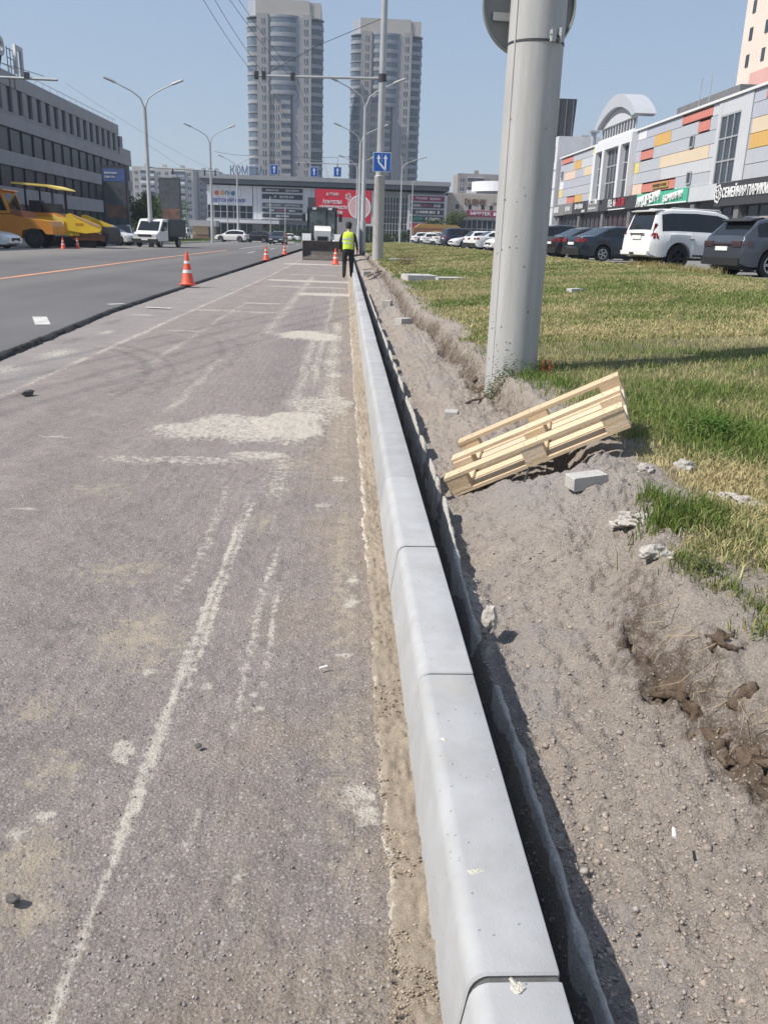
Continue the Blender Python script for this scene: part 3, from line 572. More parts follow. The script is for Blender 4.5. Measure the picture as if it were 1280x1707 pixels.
for k in range(34):
    a = rad(random.uniform(190, 300)); z = random.choice([.35, .42, .5, .6, 1.2, 1.3, .8, 1.7, 2.2]); s = random.uniform(.003, .007); zz = z+random.uniform(-.08, .08)
    r_ = .2225; b.add([(r_*math.cos(a-s/r_), r_*math.sin(a-s/r_), zz-s*1.6), (r_*math.cos(a+s/r_), r_*math.sin(a+s/r_), zz-s), (r_*math.cos(a+s/r_), r_*math.sin(a+s/r_), zz+s), (r_*math.cos(a-s/r_), r_*math.sin(a-s/r_), zz+s*1.6)], [(0, 1, 2, 3)], rust)
b.build('paint_chip', t, smooth=0)
b = MB(); b.box(.2215, .2255, -.006, .006, .2, 4.0, steel, Matrix.Rotation(rad(212), 4, 'Z')); b.build('weld_seam', t)
# the far sleeve pole with the lane sign
t = empty('lane_sign_pole', (1.62, 46, .1), label='tall grey pole with a blue two-arrow lane sign and a wide sleeve', cat='pole')
mb = MB(); mb.lathe([(.285, -.4), (.265, 4.05), (.27, 4.06), (.27, 4.15), (.20, 4.2), (.20, 4.45), (0, 4.45)], steel, 28); mb.build('sleeve', t)
mb = MB(); mb.lathe([(.185, 4.4), (.15, 13.5), (0, 13.5)], galv, 20); mb.build('pole', t)
mb = MB(); mb.tube([(0, 0, 8.6), (-6.15, 0, 8.5)], .06, galv, 8); mb.lathe([(.2, 8.45), (.2, 8.8)], dkmetal, 16); mb.tube([(-.1, 0, 11.2), (-3.2, 0, 9.9), (-5.6, 0, 8.6)], .014, dkmetal, 5); mb.build('crossarm', t)
for x in (-6.1, -5.75, -4.35): mb = MB(); mb.box(x-.1, x+.1, -.06, .06, 8.35, 8.7, dkmetal); mb.build('insulator', t)
blue = mat('sign_blue', (.012, .10, .42), .4, 0, .06, 4); white_s = mat('sign_white', (.80, .80, .80), .45, 0, .04, 4)
b = MB(); b.box(-.44, .44, -.36, -.33, 4.35, 5.25, white_s); sg = b.build('lane_sign', t, loc=(.08, 0, 0))
b = MB(); b.box(-.415, .415, -.366, -.361, 4.375, 5.225, blue); b.build('sign_face', sg)
b = MB()
def arrow(pts, hx, hz):
    for (x0, z0), (x1, z1) in zip(pts[:-1], pts[1:]):
        d = Vector((x1-x0, 0, z1-z0)).normalized(); n = Vector((d.z, 0, -d.x))*.04
        A, B_ = Vector((x0, -.369, z0)), Vector((x1, -.369, z1)); b.add([A-n, A+n, B_+n, B_-n], [(0, 1, 2, 3)], white_s)
    b.add([(hx-.10, -.370, hz), (hx+.10, -.370, hz), (hx, -.370, hz+.2)], [(0, 1, 2)], white_s)
arrow([(.17, 4.42), (.17, 4.98)], .17, 4.95); arrow([(.15, 4.45), (-.17, 4.8), (-.17, 4.98)], -.17, 4.95)
b.box(-.005, .005, -.3695, -.3665, 4.8, 5.2, white_s); b.build('arrow', sg, smooth=0)

def lamp_post(x, y, z, h, label, arm=(2.9, 2.9), ht=1.75, cross=None, r=.11):
    t = empty('street_lamp', (x, y, z), label=label, cat='street lamp', group='double-arm street lamps')
    mb = MB(); mb.lathe([(r*1.5, -.5), (r*1.5, 2.2), (r*1.15, 2.3), (r*.8, h)], galv, 12); mb.build('pole', t)
    for s, L_ in ((-1, arm[0]), (1, arm[1])):
        mb = MB(); mb.tube([(0, 0, h-.1), (s*.10*L_, 0, h+.32*ht), (s*.3*L_, 0, h+.55*ht), (s*.72*L_, 0, h+.85*ht)], [.06, .055, .05, .045], galv, 8); a = mb.build('arm', t)
        mb = MB(); mb.tube([(s*.70*L_, 0, h+.84*ht), (s*.76*L_, 0, h+.88*ht), (s*L_, 0, h+1.02*ht), (s*1.02*L_, 0, h+1.03*ht)], [.05, .10, .09, .03], galv, 8); mb.build('lamp_head', a)
    if cross:
        mb = MB(); mb.tube([(0, 0, cross[0]), (cross[1], 0, cross[0]-.1)], .05, galv, 8)
        for k in (.35, .8, .95): mb.box(cross[1]*k-.05, cross[1]*k+.05, -.05, .05, cross[0]-.45, cross[0]-.05, dkmetal)
        mb.build('crossarm', t)
    return t
lamp_post(-15.3, 71, 0, 10.1, 'double-arm street lamp standing behind the white cargo van', ht=1.9, cross=(5.9, 5.4), r=.15)
lamp_post(-16.0, 108, 0, 11.2, 'double-arm street lamp behind the white off-roader and the kiosk', ht=1.9, r=.14)
lamp_post(-17.5, 146, 0, 11.0, 'double-arm street lamp rising in front of the mall roof letters', ht=1.9, r=.14)
lamp_post(1.25, 70, .25, 10.4, 'tallest double-arm lamp left of the blue lane sign', ht=1.9, r=.15)
lamp_post(1.35, 100, .25, 10.8, 'double-arm lamp second behind the worker along the kerb', ht=1.8, cross=(8.6, -7.0), r=.15)
lamp_post(1.5, 140, .25, 11.0, 'double-arm lamp farthest along the kerb before the red billboard', ht=1.8, r=.13)
lamp_post(7.6, 128, .4, 10.2, 'slim lamp standing on the far lawn before the mall glass', arm=(.2, 3.4), ht=1.6, r=.10)
lamp_post(10.8, 150, .5, 9.4, 'short-armed lamp beside the mall sign panel behind the parked cars', arm=(.3, .3), ht=.5, r=.10)
for k, (x, y, h_) in enumerate(((-21.0, 160, 8), (-13.3, 158, 7.5), (-11.0, 162, 6), (-6.6, 160, 4.5), (4.3, 120, 8.6), (9.6, 160, 6))):
    lab = ['thin bare pole standing in front of the mall glass at left', 'thin bare pole before the dark mall sign boards', 'slim short pole on the island before the mall', 'short slim pole carrying a round sign before the mall', 'straight bare pole right of the lane sign sleeve', 'thin dark pole with a traffic light near the mall panel'][k]
    t = empty('pole', (x, y, 0), label=lab, cat='pole'); mb = MB(); mb.lathe([(.11, -.3), (.08, h_), (0, h_)], galv, 8); mb.build('shaft', t)
    if k == 3: mb = MB(); mb.lathe([(0, -.02), (.4, -.02), (.4, .02), (0, .02)], white_s, 16, Matrix.Translation((0, -.12, h_-.5)), axis='y'); mb.build('round_sign', t)
    if k == 5: mb = MB(); mb.box(-.2, .2, -.3, -.1, 3.0, 4.1, dkmetal); mb.build('traffic_light', t)
# an arm carrying wires from a post standing just outside the left edge
t = empty('wire_post', (-24.2, 50, .04), label='post on the left whose long arm carries overhead wires', cat='pole')
mb = MB(); mb.lathe([(.16, -.3), (.12, 10.5), (0, 10.5)], galv, 12); mb.build('pole', t)
mb = MB(); mb.tube([(0, 0, 8.65), (9.0, 0, 8.6)], .07, galv, 8); mb.tube([(0, 0, 10.3), (5.0, 0, 9.6), (8.3, 0, 8.75)], .016, dkmetal, 5); mb.box(7.3, 7.55, -.1, .1, 8.6, 8.9, dkmetal); mb.box(6.5, 6.54, -.05, .05, 8.05, 8.6, dkmetal); mb.box(6.75, 6.79, -.05, .05, 8.05, 8.6, dkmetal); mb.build('crossarm', t)
# overhead wires
def wire(pts, label, r=.012, sag=.25):
    mb = MB()
    P = []
    for (a, b_) in zip(pts[:-1], pts[1:]):
        a, b_ = Vector(a), Vector(b_)
        for k in range(8):
            u = k/8; P.append(a.lerp(b_, u)-Vector((0, 0, sag*4*u*(1-u))))
    P.append(Vector(pts[-1])); mb.tube(P, r, dkmetal, 5); return tag(mb.build('overhead_wire', smooth=0), label, 'wire', 'overhead trolley wires')
wl = ['outer left overhead wire running to the pole crossarm', 'second overhead wire from the left with a hanging clamp', 'third overhead wire passing before the tall left tower', 'innermost overhead wire fading beside the tower top']
for k, (x0, x1) in enumerate(((-5.4, -4.5), (-5.05, -4.15), (-4.4, -2.75), (-4.15, -2.6))):
    wire([(x0-7.5, 1, 9.7+.15*(k % 2)), (x0-1.8, 20, 9.6+.15*(k % 2)), (x0, 36, 9.45+.12*(k % 2)), (x1, 46, 8.55+.2*(k % 2)), (x1+.2, 100, 8.6+.2*(k % 2)), (x1+.2, 168, 8.2)], wl[k], .010, .12)
wire([(-8.8-6, 50, 8.5), (-9.9, 71, 5.7), (-12, 108, 6), (-12, 165, 6.5)], 'thin wire strung along the left side lamps', .006)
wire([(-15.3, 71, 7.6), (-16.0, 108, 7.0), (-17.5, 146, 7.0)], 'feeder wire slung between the left side lamps', .008)
# lane signs hung on the far span
for k, (x, z) in enumerate(((-9.4, 9.2), (-4.3, 9.1), (-1.3, 9.2))):
    t = empty('hanging_lane_sign', (x, 118, z), label=['leftmost blue lane sign hanging over the far road', 'middle blue lane sign hanging over the far road', 'rightmost blue lane sign hanging over the far road'][k], cat='road sign', group='hanging lane signs')
    mb = MB(); mb.box(-.5, .5, -.02, .02, -.6, .6, white_s); mb.build('frame', t); mb = MB(); mb.box(-.46, .46, -.028, -.022, -.56, .56, blue); f_ = mb.build('sign_face', t)
    mb = MB(); mb.box(-.07, .07, -.036, -.031, -.4, .3, white_s); mb.add([(-.2, -.037, .15), (.2, -.037, .15), (0, -.037, .48)], [(0, 1, 2)], white_s); mb.build('arrow', f_, smooth=0)
    mb = MB(); mb.tube([(0, 0, .6), (0, 0, 1.8)], .02, dkmetal, 6); mb.build('hanger', t)
wire([(1.3, 118, 11.2), (-10, 118, 10.9), (-17, 118, 11.1)], 'span wire carrying the blue lane signs', .02)

# ================================================================== PALLET
wood = []
for k, c_ in enumerate(((.60, .47, .31), (.62, .49, .335), (.53, .41, .27), (.60, .48, .35))):
    m = mat('pallet_pine_%d' % k, c_, .7, 0, .12, 14, .3, 60, .25)
    n = m.node_tree; no = [q for q in n.nodes if q.type == 'TEX_NOISE'][0]; tc = n.nodes.new('ShaderNodeTexCoord'); mp = n.nodes.new('ShaderNodeMapping')
    mp.inputs['Scale'].default_value = (.25, 3.2, 3.2); n.links.new(tc.outputs['Object'], mp.inputs[0]); n.links.new(mp.outputs[0], no.inputs['Vector']); wood.append(m)
pal_loc, pal_rot, S = (.632, 4.62, -.075), (rad(7.8), rad(-28.1), rad(-18.0)), .87
t = empty('wooden_pallet', pal_loc, label='pale new wooden pallet lying upside down over the trench edge', cat='pallet'); t.rotation_euler = pal_rot
rp = random.Random(4)
def board(name, x0, x1, y0, y1, z0, z1, k):
    mb = MB(); b_ = .003; x0, x1, y0, y1, z0, z1 = [q*S for q in (x0, x1, y0, y1, z0, z1)]
    cx, cy, cz = (x0+x1)/2, (y0+y1)/2, (z0+z1)/2; hx, hy, hz = (x1-x0)/2, (y1-y0)/2, (z1-z0)/2
    mb.prism([(-hx+b_, -hz), (hx-b_, -hz), (hx, -hz+b_), (hx, hz-b_), (hx-b_, hz), (-hx+b_, hz), (-hx, hz-b_), (-hx, -hz+b_)], -hy, hy, wood[k % 4], 'y')
    o = mb.build(name, t, loc=(cx, cy, cz)); o.rotation_euler = (rp.uniform(-.006, .006), 0, rp.uniform(-.006, .006)); return o
for i, (y0, y1) in enumerate(((0, .145), (.165, .265), (.3275, .4725), (.535, .635), (.655, .8))): board('deck_board', 0, 1.2, y0, y1, 0, .022, i)          # the deck, now underneath
for i, (x0, x1) in enumerate(((0, .145), (.5275, .6725), (1.055, 1.2))): board('stringer_board', x0, x1, .001, .799, .0225, .0445, i+1)
for i, x0 in enumerate((0, .5275, 1.055)):
    for j, (y0, y1) in enumerate(((.002, .10), (.3275, .4725), (.70, .798))): board('block', x0+.002, x0+.143, y0, y1, .045, .122, i+j+2)
for i, (y0, y1) in enumerate(((0, .10), (.35, .45), (.70, .80))): board('runner_board', -.003, 1.203, y0-.002, y1+.002, .1225, .1445, i)
nail_m = mat('nail_head', (.10, .085, .075), .6, .4, .3, 30)
for x in (.03, .11, .56, .64, 1.09, 1.17):
    for y in (.03, .07, .385, .42, .73, .77):
        b = MB(); b.lathe([(0, .0013), (.0032, .001), (.0036, 0), (.0036, -.004)], nail_m, 8); b.build('nail', t, loc=(x*S+rp.uniform(-.006, .006), y*S+rp.uniform(-.008, .008), .1445*S+.0004))
strap = mat('black_strap', (.03, .03, .03), .6, 0, .2, 9)
mb = MB(); mb.tube([(.66, 4.30, -.06), (.78, 4.22, -.055), (.88, 4.2, -.03), (.95, 4.15, .05), (.93, 4.2, .12), (.98, 4.3, .2)], .006, strap, 6); tag(mb.build('packing_strap'), 'loose packing strap curling out from under the pallet', 'strap')
# ================================================================== BRICKS, RUBBLE, LITTER
brick_m = mat('sand_lime_brick', (.44, .42, .39), .9, 0, .12, 30, .5, 90)
def brick(x, y, z, rz, label, s=(.21, .10, .075), tilt=(0, 0)):
    hx, hy, hz = s[0]/2, s[1]/2, s[2]/2; b_ = .004; mb = MB()
    mb.prism([(-hx+b_, -hz), (hx-b_, -hz), (hx, -hz+b_), (hx, hz-b_), (hx-b_, hz), (-hx+b_, hz), (-hx, hz-b_), (-hx, -hz+b_)], -hy, hy, brick_m, 'y')
    o = mb.build('brick'); o.location = (x, y, z); o.rotation_euler = (tilt[0], tilt[1], rz); tag(o, label, 'brick', 'loose bricks along the trench')
brick(1.15, 3.83, vh(1.15, 3.83)+.022, rad(16), 'whole grey brick lying on the heap in front of the pallet', (.18, .085, .065), (.04, -.06))
brick(.85, 6.62, vh(.85, 6.62)+.02, rad(80), 'half-buried brick in the trench just left of the pallet top', (.12, .10, .075))
brick(.93, 13.75, vh(.93, 13.75)+.04, rad(40), 'pale brick lying in the trench beyond the grey column', (.25, .15, .12))
brick(.85, 17.7, vh(.85, 17.7)+.05, rad(75), 'small pale brick deep in the trench toward the worker', (.22, .16, .14))
brick(.75, 33.0, vh(.75, 33)+.05, rad(20), 'pale lump of brick beside the kerb near the sleeve pole', (.3, .3, .2))
lime = mat('white_rubble', (.45, .43, .40), .9, 0, .16, 40, .9, 60, .2, tint=(.30, .27, .24)); grey_r = mat('grey_rubble', (.36, .34, .31), .9, 0, .25, 20, .9, 60)
spec_r = [(1.12, 2.82, .055, 'flat white lime lump nearest the trench shoulder'), (1.155, 2.77, .035, None), (1.18, 3.27, .045, 'white rubble lump at the foot of the spoil heap'), (1.155, 3.33, .028, None), (1.22, 3.22, .04, None), (1.26, 3.2, .03, None), (1.20, 3.36, .025, 'upright white splinter topping the left rubble cluster'),
          (1.46, 3.93, .05, 'white stone between the brick and the lawn'), (1.42, 3.16, .045, 'white lump in the right rubble cluster beside the green tuft'), (1.46, 3.09, .03, None), (1.38, 3.2, .025, None), (1.5, 3.12, .03, None), (1.44, 3.24, .02, None), (1.70, 3.56, .05, 'white rubble lump half hidden in grass at the right edge'), (1.76, 3.5, .045, None), (1.66, 3.6, .035, None), (1.73, 3.6, .03, None), (1.80, 3.46, .03, None), (1.62, 3.55, .025, None), (1.3, 3.0, .02, None), (1.34, 3.08, .025, None)]
for k, (x, y, s, lab) in enumerate(spec_r):
    o = blob('rubble_lump', x, y, vh(x, y)+s*.2, s, lime if k % 4 else lime, 50+k, .5, None, 3, .5)
    tag(o, lab or '%s white lime crumb in the %s rubble cluster' % (('smaller', 'chipped', 'rounded', 'flat', 'upper', 'lower', 'outer')[k % 7], 'leftmost nearest' if k < 2 else 'left heap-foot' if k < 7 else 'right tuft-side' if k < 13 else 'right-edge grassy' if k < 19 else 'middle sparse'), 'rubble', 'white rubble by the trench')
o = blob('field_stone', 1.70, 4.05, vh(1.7, 4.05)+.02, .07, grey_r, 31, .5, None, 3, .3); tag(o, 'flat brownish stone in the grass right of the pallet', 'stone')
o = blob('field_stone', .53, 2.74, .05, .030, lime, 36, 1.7, None, 3, .22); tag(o, 'pale wedge-shaped stone standing on the haunch behind the kerb', 'stone')
for k, (x, y, s, lab) in enumerate(((-2.58, 7.05, .045, 'dark fist-sized stone alone on the milled lane at left'), (-.372, 1.995, .010, 'dark pebble right of the pale drag streak'), (-.655, 1.44, .016, 'dark clod on the sandy patch at the lower left'))):
    o = blob('pebble', x, y, .012+s*.3, s, mat('dark_pebble', (.11, .10, .095), .9, 0, .3, 60, .6, 150), 70+k, .6, None, 2, .3); tag(o, lab, 'pebble')
paper = mat('white_paper', (.80, .79, .76), .8, 0, .05, 20)
mb = MB(); mb.tube([(-.062, 2.425, .018), (-.038, 2.437, .019)], .004, paper, 8); tag(mb.build('cigarette_butt'), 'white cigarette butt on the milled lane near the kerb', 'litter')
mb = MB(); mb.tube([(.735, 1.52, .10), (.742, 1.545, .103)], .004, paper, 8); tag(mb.build('cigarette_butt'), 'white stub lying on the trench gravel at lower right', 'litter')
slab_m = mat('old_concrete_slab', (.47, .46, .43), .9, 0, .15, 4, .5, 40)
for k, (x, y, sx, sy, rz, lab) in enumerate(((1.98, 23.9, .85, 1.1, .15, 'thick pale concrete slab set in the lawn by the trench'), (2.75, 23.6, .8, .7, .2, 'thin pale slab beside the thicker one in the lawn'), (2.9, 43.5, 1.7, 1.0, .0, 'low pale slab in the lawn right of the sleeve pole'), (4.6, 17.5, .35, .25, .4, 'small pale slab piece half sunk in the lawn'))):
    mb = MB(); mb.prism([(-sx/2, -sy/2), (sx/2, -sy/2+.06), (sx/2-.05, sy/2), (-sx/2+.04, sy/2-.03)], -.2, .14 if k == 0 else .07, slab_m, 'z'); o = mb.build('concrete_slab', smooth=0, loc=(x, y, vh(x, y)), rot=(0, 0, rz)); tag(o, lab, 'slab', 'slabs in the lawn')
mb = MB(); mb.tube([(.95, 6.9, vh(.95, 6.9)+.01), (1.08, 7.05, vh(1.08, 7.05)+.03), (1.2, 7.2, vh(1.2, 7.2)+.02)], [.008, .012, .009], rust, 7); tag(mb.build('root_stick'), 'dark stick lying across the trench left of the pallet', 'stick')
for k, (a, b_) in enumerate((((.72, 30, .05), (1.5, 33, .15)), ((.9, 29, .06), (1.3, 36, .15)), ((.7, 36, .06), (1.4, 34, .12)))):
    mb = MB(); mb.tube([a, ((a[0]+b_[0])/2, (a[1]+b_[1])/2, .16), b_], .035, mat('dead_branch', (.27, .22, .17), .9, 0, .3, 9), 6)
    tag(mb.build('dead_branch'), ['dry branch lying in the trench toward the sleeve pole, lowest', 'dry branch crossing the trench before the sleeve pole', 'dry branch farthest along the trench by the kerb'][k], 'branch', 'dry branches in the trench')
# weeds round the column foot: stems with single leaves
leaf_m = vmat('weed_leaf', .7, 0, bump=0, spec=.25, tr=.25)
def weed(x, y, n, r, h, label, col, name='weed', lf=.022):
    V = []; F = []; C = []
    rr = np.random.default_rng(int(x*100+y*10))
    for s in range(n):
        bx, by = x+r*rr.standard_normal()*.5, y+r*rr.standard_normal()*.5; hh = h*(.4+.7*rr.random()); a = rr.random()*6.28; z0 = vh(bx, by)
        for q in range(9):
            u = q/8; cx, cy, cz = bx+math.cos(a)*hh*.35*u, by+math.sin(a)*hh*.35*u, z0+hh*u
            d = rr.random()*6.28; l_ = lf*(.6+.7*rr.random()); dx, dy = math.cos(d)*l_, math.sin(d)*l_; i = len(V)
            V += [(cx, cy, cz), (cx+dx*.5-dy*.25, cy+dy*.5+dx*.25, cz+.3*l_), (cx+dx, cy+dy, cz+.1*l_), (cx+dx*.5+dy*.25, cy+dy*.5-dx*.25, cz+.3*l_)]
            F.append((i, i+1, i+2, i+3)); C += [np.array(col)*(.6+.8*rr.random())]*4
    o = np_obj(name, np.array(V), np.array(F), leaf_m, np.array(C)); return tag(o, label, 'weed', kind='stuff')
weed(1.30, 7.22, 60, .12, .20, 'leafy green weed at the left foot of the grey column', (.10, .15, .045))
weed(1.55, 7.1, 70, .16, .14, 'low green weeds in front of the grey column foot', (.10, .16, .04))
weed(1.74, 7.35, 40, .07, .13, 'orange-red weed tuft right of the grey column', (.40, .14, .07))
weed(2.15, 4.75, 60, .16, .12, 'broad-leaved weed in the lawn right of the pallet', (.09, .17, .035), lf=.035)
weed(1.22, 2.62, 30, .06, .07, 'scraggly weed on the shoulder above the scarp', (.13, .16, .06), lf=.014)
weed(2.4, 36, 90, .5, .5, 'brown dry weeds beside the sleeve pole on the lawn', (.24, .17, .09), lf=.06)

# slumped loam lumps under the undercut turf
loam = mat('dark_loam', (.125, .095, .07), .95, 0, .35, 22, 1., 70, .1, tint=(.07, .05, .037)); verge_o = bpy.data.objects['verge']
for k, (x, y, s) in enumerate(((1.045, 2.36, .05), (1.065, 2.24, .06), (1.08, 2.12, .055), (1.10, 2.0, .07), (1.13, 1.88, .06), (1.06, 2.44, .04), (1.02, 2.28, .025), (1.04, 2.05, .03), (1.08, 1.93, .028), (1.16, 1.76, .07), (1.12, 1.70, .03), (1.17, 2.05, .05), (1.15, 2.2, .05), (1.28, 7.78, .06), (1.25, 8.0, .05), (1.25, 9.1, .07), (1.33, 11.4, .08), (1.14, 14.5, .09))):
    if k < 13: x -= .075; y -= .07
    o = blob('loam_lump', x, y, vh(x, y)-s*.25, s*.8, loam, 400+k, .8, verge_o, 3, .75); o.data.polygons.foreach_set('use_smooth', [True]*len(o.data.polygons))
rootm = mat('dry_root', (.36, .29, .19), .9, 0, .2, 20)
for k in range(26):
    r = random.Random(k); y = r.uniform(1.7, 2.5); x = float(edge_x(np.array([y]))[0])+r.uniform(-.05, .05); z = vh(x, y)+.02
    b = MB(); b.tube([(x, y, z), (x-r.uniform(.01, .06), y+r.uniform(-.04, .04), z-.02), (x-r.uniform(.03, .09), y+r.uniform(-.07, .07), z-r.uniform(.03, .1))], [.0016, .0013, .0007], rootm, 4); b.build('root', verge_o)

# ================================================================== TRAFFIC CONES
cone_o = mat('cone_orange', (.75, .10, .045), .5, 0, .08, 12); cone_w = mat('cone_white', (.75, .73, .70), .5, 0, .08, 20)
def cone(x, y, z, s, rz, label):
    t = empty('traffic_cone', (x, y, z), rz, label, 'traffic cone', 'traffic cones on the road'); H = .75*s; R = .15*s
    r_at = lambda u: R*(1-u)+.025*s*u
    mb = MB(); q = .19*s; mb.prism([(-q, -q*.9), (-q*.9, -q), (q*.9, -q), (q, -q*.9), (q, q*.9), (q*.9, q), (-q*.9, q), (-q, q*.9)], 0, .03*s, cone_o, 'z'); mb.build('base', t)
    mb = MB(); us = [0, .30, .30, .42, .42, .62, .62, .72, .72, 1]
    mb.lathe([(r_at(0)*1.12, .029*s), (r_at(.04), .06*s), (r_at(1), H), (0, H)], cone_o, 24); b_ = mb.build('cone_body', t)
    for (u0, u1) in ((.34, .44), (.64, .72)):
        mb = MB(); mb.lathe([(r_at(u0)+.001, .03*s+u0*(H-.03*s)), (r_at(u0)+.004, .03*s+u0*(H-.03*s)+.002), (r_at(u1)+.004, .03*s+u1*(H-.03*s)-.002), (r_at(u1)+.001, .03*s+u1*(H-.03*s))], cone_w, 24); mb.build('reflective_band', b_)
cone(-3.92, 22.1, .05, 1.05, .2, 'nearest orange and white cone on the edge of the carriageway')
cone(-4.05, 45.3, .05, .95, .5, 'orange cone midway between the nearest cone and the loader')
cone(-4.1, 59.5, .05, .95, .1, 'farthest small cone along the asphalt edge')
cone(-.51, 42.9, .02, 1.0, .3, 'orange cone beside the worker under the loader bucket')
cone(-17.3, 55.4, .05, .9, .3, 'left of the two cones in front of the asphalt paver')
cone(-17.2, 58.0, .05, .9, .7, 'right of the two cones in front of the asphalt paver')
# ================================================================== WORKER
def skin_body(name, joints, edges, parent, mats, pick, sub=2):
    me = bpy.data.meshes.new(name); keys = list(joints); me.from_pydata([joints[k][0] for k in keys], [(keys.index(a), keys.index(b)) for a, b in edges], [])
    o = bpy.data.objects.new(name, me); COL.objects.link(o)
    md = o.modifiers.new('skin', 'SKIN'); md.use_smooth_shade = True
    for k, v in zip(keys, me.skin_vertices[0].data): r = joints[k][1]; v.radius = (r if isinstance(r, tuple) else (r, r)); v.use_root = (k == keys[0])
    sb = o.modifiers.new('sub', 'SUBSURF'); sb.levels = sub; sb.render_levels = sub
    bpy.context.view_layer.update()
    m2 = bpy.data.meshes.new_from_object(o.evaluated_get(bpy.context.evaluated_depsgraph_get())); bpy.data.objects.remove(o)
    m2.name = name; m2.materials.clear()
    for m in mats: m2.materials.append(m)
    for p in m2.polygons: p.material_index = pick(p.center); p.use_smooth = True
    q = bpy.data.objects.new(name, m2); link(q, parent); return q
skin_m = mat('skin_tan', (.42, .25, .17), .55, 0, .06, 20); dark_cloth = mat('dark_work_clothes', (.018, .018, .022), .9, 0, .3, 8, .3, 40); boot = mat('black_boots', (.012, .012, .012), .6, 0, .2, 9)
vest_m = mat('hi_vis_vest', (.62, .82, .06), .7, 0, .10, 6, .3, 30); refl = mat('reflective_tape', (.62, .64, .62), .35, .1, .08, 12); hair_m = mat('dark_cap', (.03, .03, .03), .85, 0, .2, 9)
t = empty('person', (.06, 29.2, 0), rad(-4), 'worker in a lime high-visibility vest and dark trousers walking away along the kerb', 'person')
J = {'pelvis': ((0, 0, .93), (.15, .11)), 'waist': ((0, .01, 1.08), (.145, .105)), 'chest': ((0, .02, 1.28), (.17, .11)), 'neck0': ((0, .035, 1.43), (.085, .08)), 'neck': ((0, .06, 1.50), .055), 'head0': ((0, .10, 1.57), (.075, .09)), 'head1': ((0, .115, 1.66), (.078, .095)), 'head2': ((0, .115, 1.72), (.06, .07)),
     'shL': ((-.19, .02, 1.39), .065), 'elL': ((-.27, .0, 1.13), .048), 'wrL': ((-.28, .10, .90), .035), 'haL': ((-.275, .14, .82), (.028, .042)), 'shR': ((.19, .02, 1.39), .065), 'elR': ((.27, -.02, 1.13), .048), 'wrR': ((.30, .03, .90), .035), 'haR': ((.30, .06, .81), (.028, .042)),
     'hiL': ((-.10, 0, .86), .112), 'knL': ((-.12, .05, .49), .082), 'anL': ((-.115, -.10, .10), .06), 'toL': ((-.13, .03, .045), (.045, .035)), 'hiR': ((.10, 0, .86), .112), 'knR': ((.11, .10, .49), .082), 'anR': ((.115, .16, .09), .06), 'toR': ((.13, .31, .04), (.045, .035))}
E_ = [('pelvis', 'waist'), ('waist', 'chest'), ('chest', 'neck0'), ('neck0', 'neck'), ('neck', 'head0'), ('head0', 'head1'), ('head1', 'head2')]
for s in 'LR': E_ += [('chest', 'sh'+s), ('sh'+s, 'el'+s), ('el'+s, 'wr'+s), ('wr'+s, 'ha'+s), ('pelvis', 'hi'+s), ('hi'+s, 'kn'+s), ('kn'+s, 'an'+s), ('an'+s, 'to'+s)]
def pk(c):
    if c.z > 1.47: return 1
    if abs(c.x) > .2 and c.z < .91 and c.z > .6: return 1
    if c.z < .14: return 2
    return 0
body = skin_body('body', J, E_, t, [dark_cloth, skin_m, boot], pk)
for s, xx, yy in ((-1, -.275, .14), (1, .30, .06)):
    mb = MB()
    for f in range(4): mb.tube([(xx+s*.004, yy-.028+f*.019, .80), (xx+s*.006, yy-.022+f*.02, .755), (xx-s*.01, yy-.01+f*.02, .725+.006*abs(f-1.5))], [.0095, .009, .007], skin_m, 6)
    mb.tube([(xx, yy+.035, .84), (xx-s*.01, yy+.06, .79), (xx-s*.012, yy+.062, .765)], [.011, .010, .008], skin_m, 6); mb.build('hand', t)
mb = MB(); prof = [(.93, .175, .135), (.98, .178, .138), (1.15, .178, .135), (1.30, .195, .145), (1.40, .19, .135), (1.455, .12, .10), (1.47, .08, .08)]
vs = []; n = 20
for (z, a, b_) in prof:
    for k in range(n):
        q = 2*PI*k/n; e_ = 2.6; cx, sx = math.cos(q), math.sin(q)
        vs.append((a*math.copysign(abs(cx)**(2/e_), cx), .015+.03*(z-.93)+b_*math.copysign(abs(sx)**(2/e_), sx), z+.01*math.sin(q*3)))
mb.add(vs, [(i*n+k, i*n+(k+1) % n, (i+1)*n+(k+1) % n, (i+1)*n+k) for i in range(len(prof)-1) for k in range(n)], vest_m); v_ = mb.build('vest', t)
for (z0, z1) in ((1.10, 1.15), (1.22, 1.265)):
    mb = MB(); rows = []
    for z in (z0, z1):
        a, b_ = np.interp(z, [p[0] for p in prof], [p[1] for p in prof])+.006, np.interp(z, [p[0] for p in prof], [p[2] for p in prof])+.006
        for k in range(n):
            q = 2*PI*k/n; cx, sx = math.cos(q), math.sin(q); rows.append((a*math.copysign(abs(cx)**(2/2.6), cx), .015+.03*(z-.93)+b_*math.copysign(abs(sx)**(2/2.6), sx), z+.01*math.sin(q*3)))
    mb.add(rows, [(k, (k+1) % n, n+(k+1) % n, n+k) for k in range(n)], refl); mb.build('reflective_stripe', v_)
mb = MB(); mb.lathe([(.102, 1.645), (.106, 1.70), (.09, 1.755), (.05, 1.785), (0, 1.79)], hair_m, 18, Matrix.Translation((0, .115, 0))); mb.build('cap', t)
mb = MB(); mb.lathe([(.083, 1.56), (.095, 1.60), (.098, 1.66)], hair_m, 14, Matrix.Translation((0, .10, 0))); mb.build('hair', t)
mb = MB()
for s in (-1, 1): mb.box(s*.035-.012, s*.035+.012, .205, .214, 1.655, 1.668, hair_m)
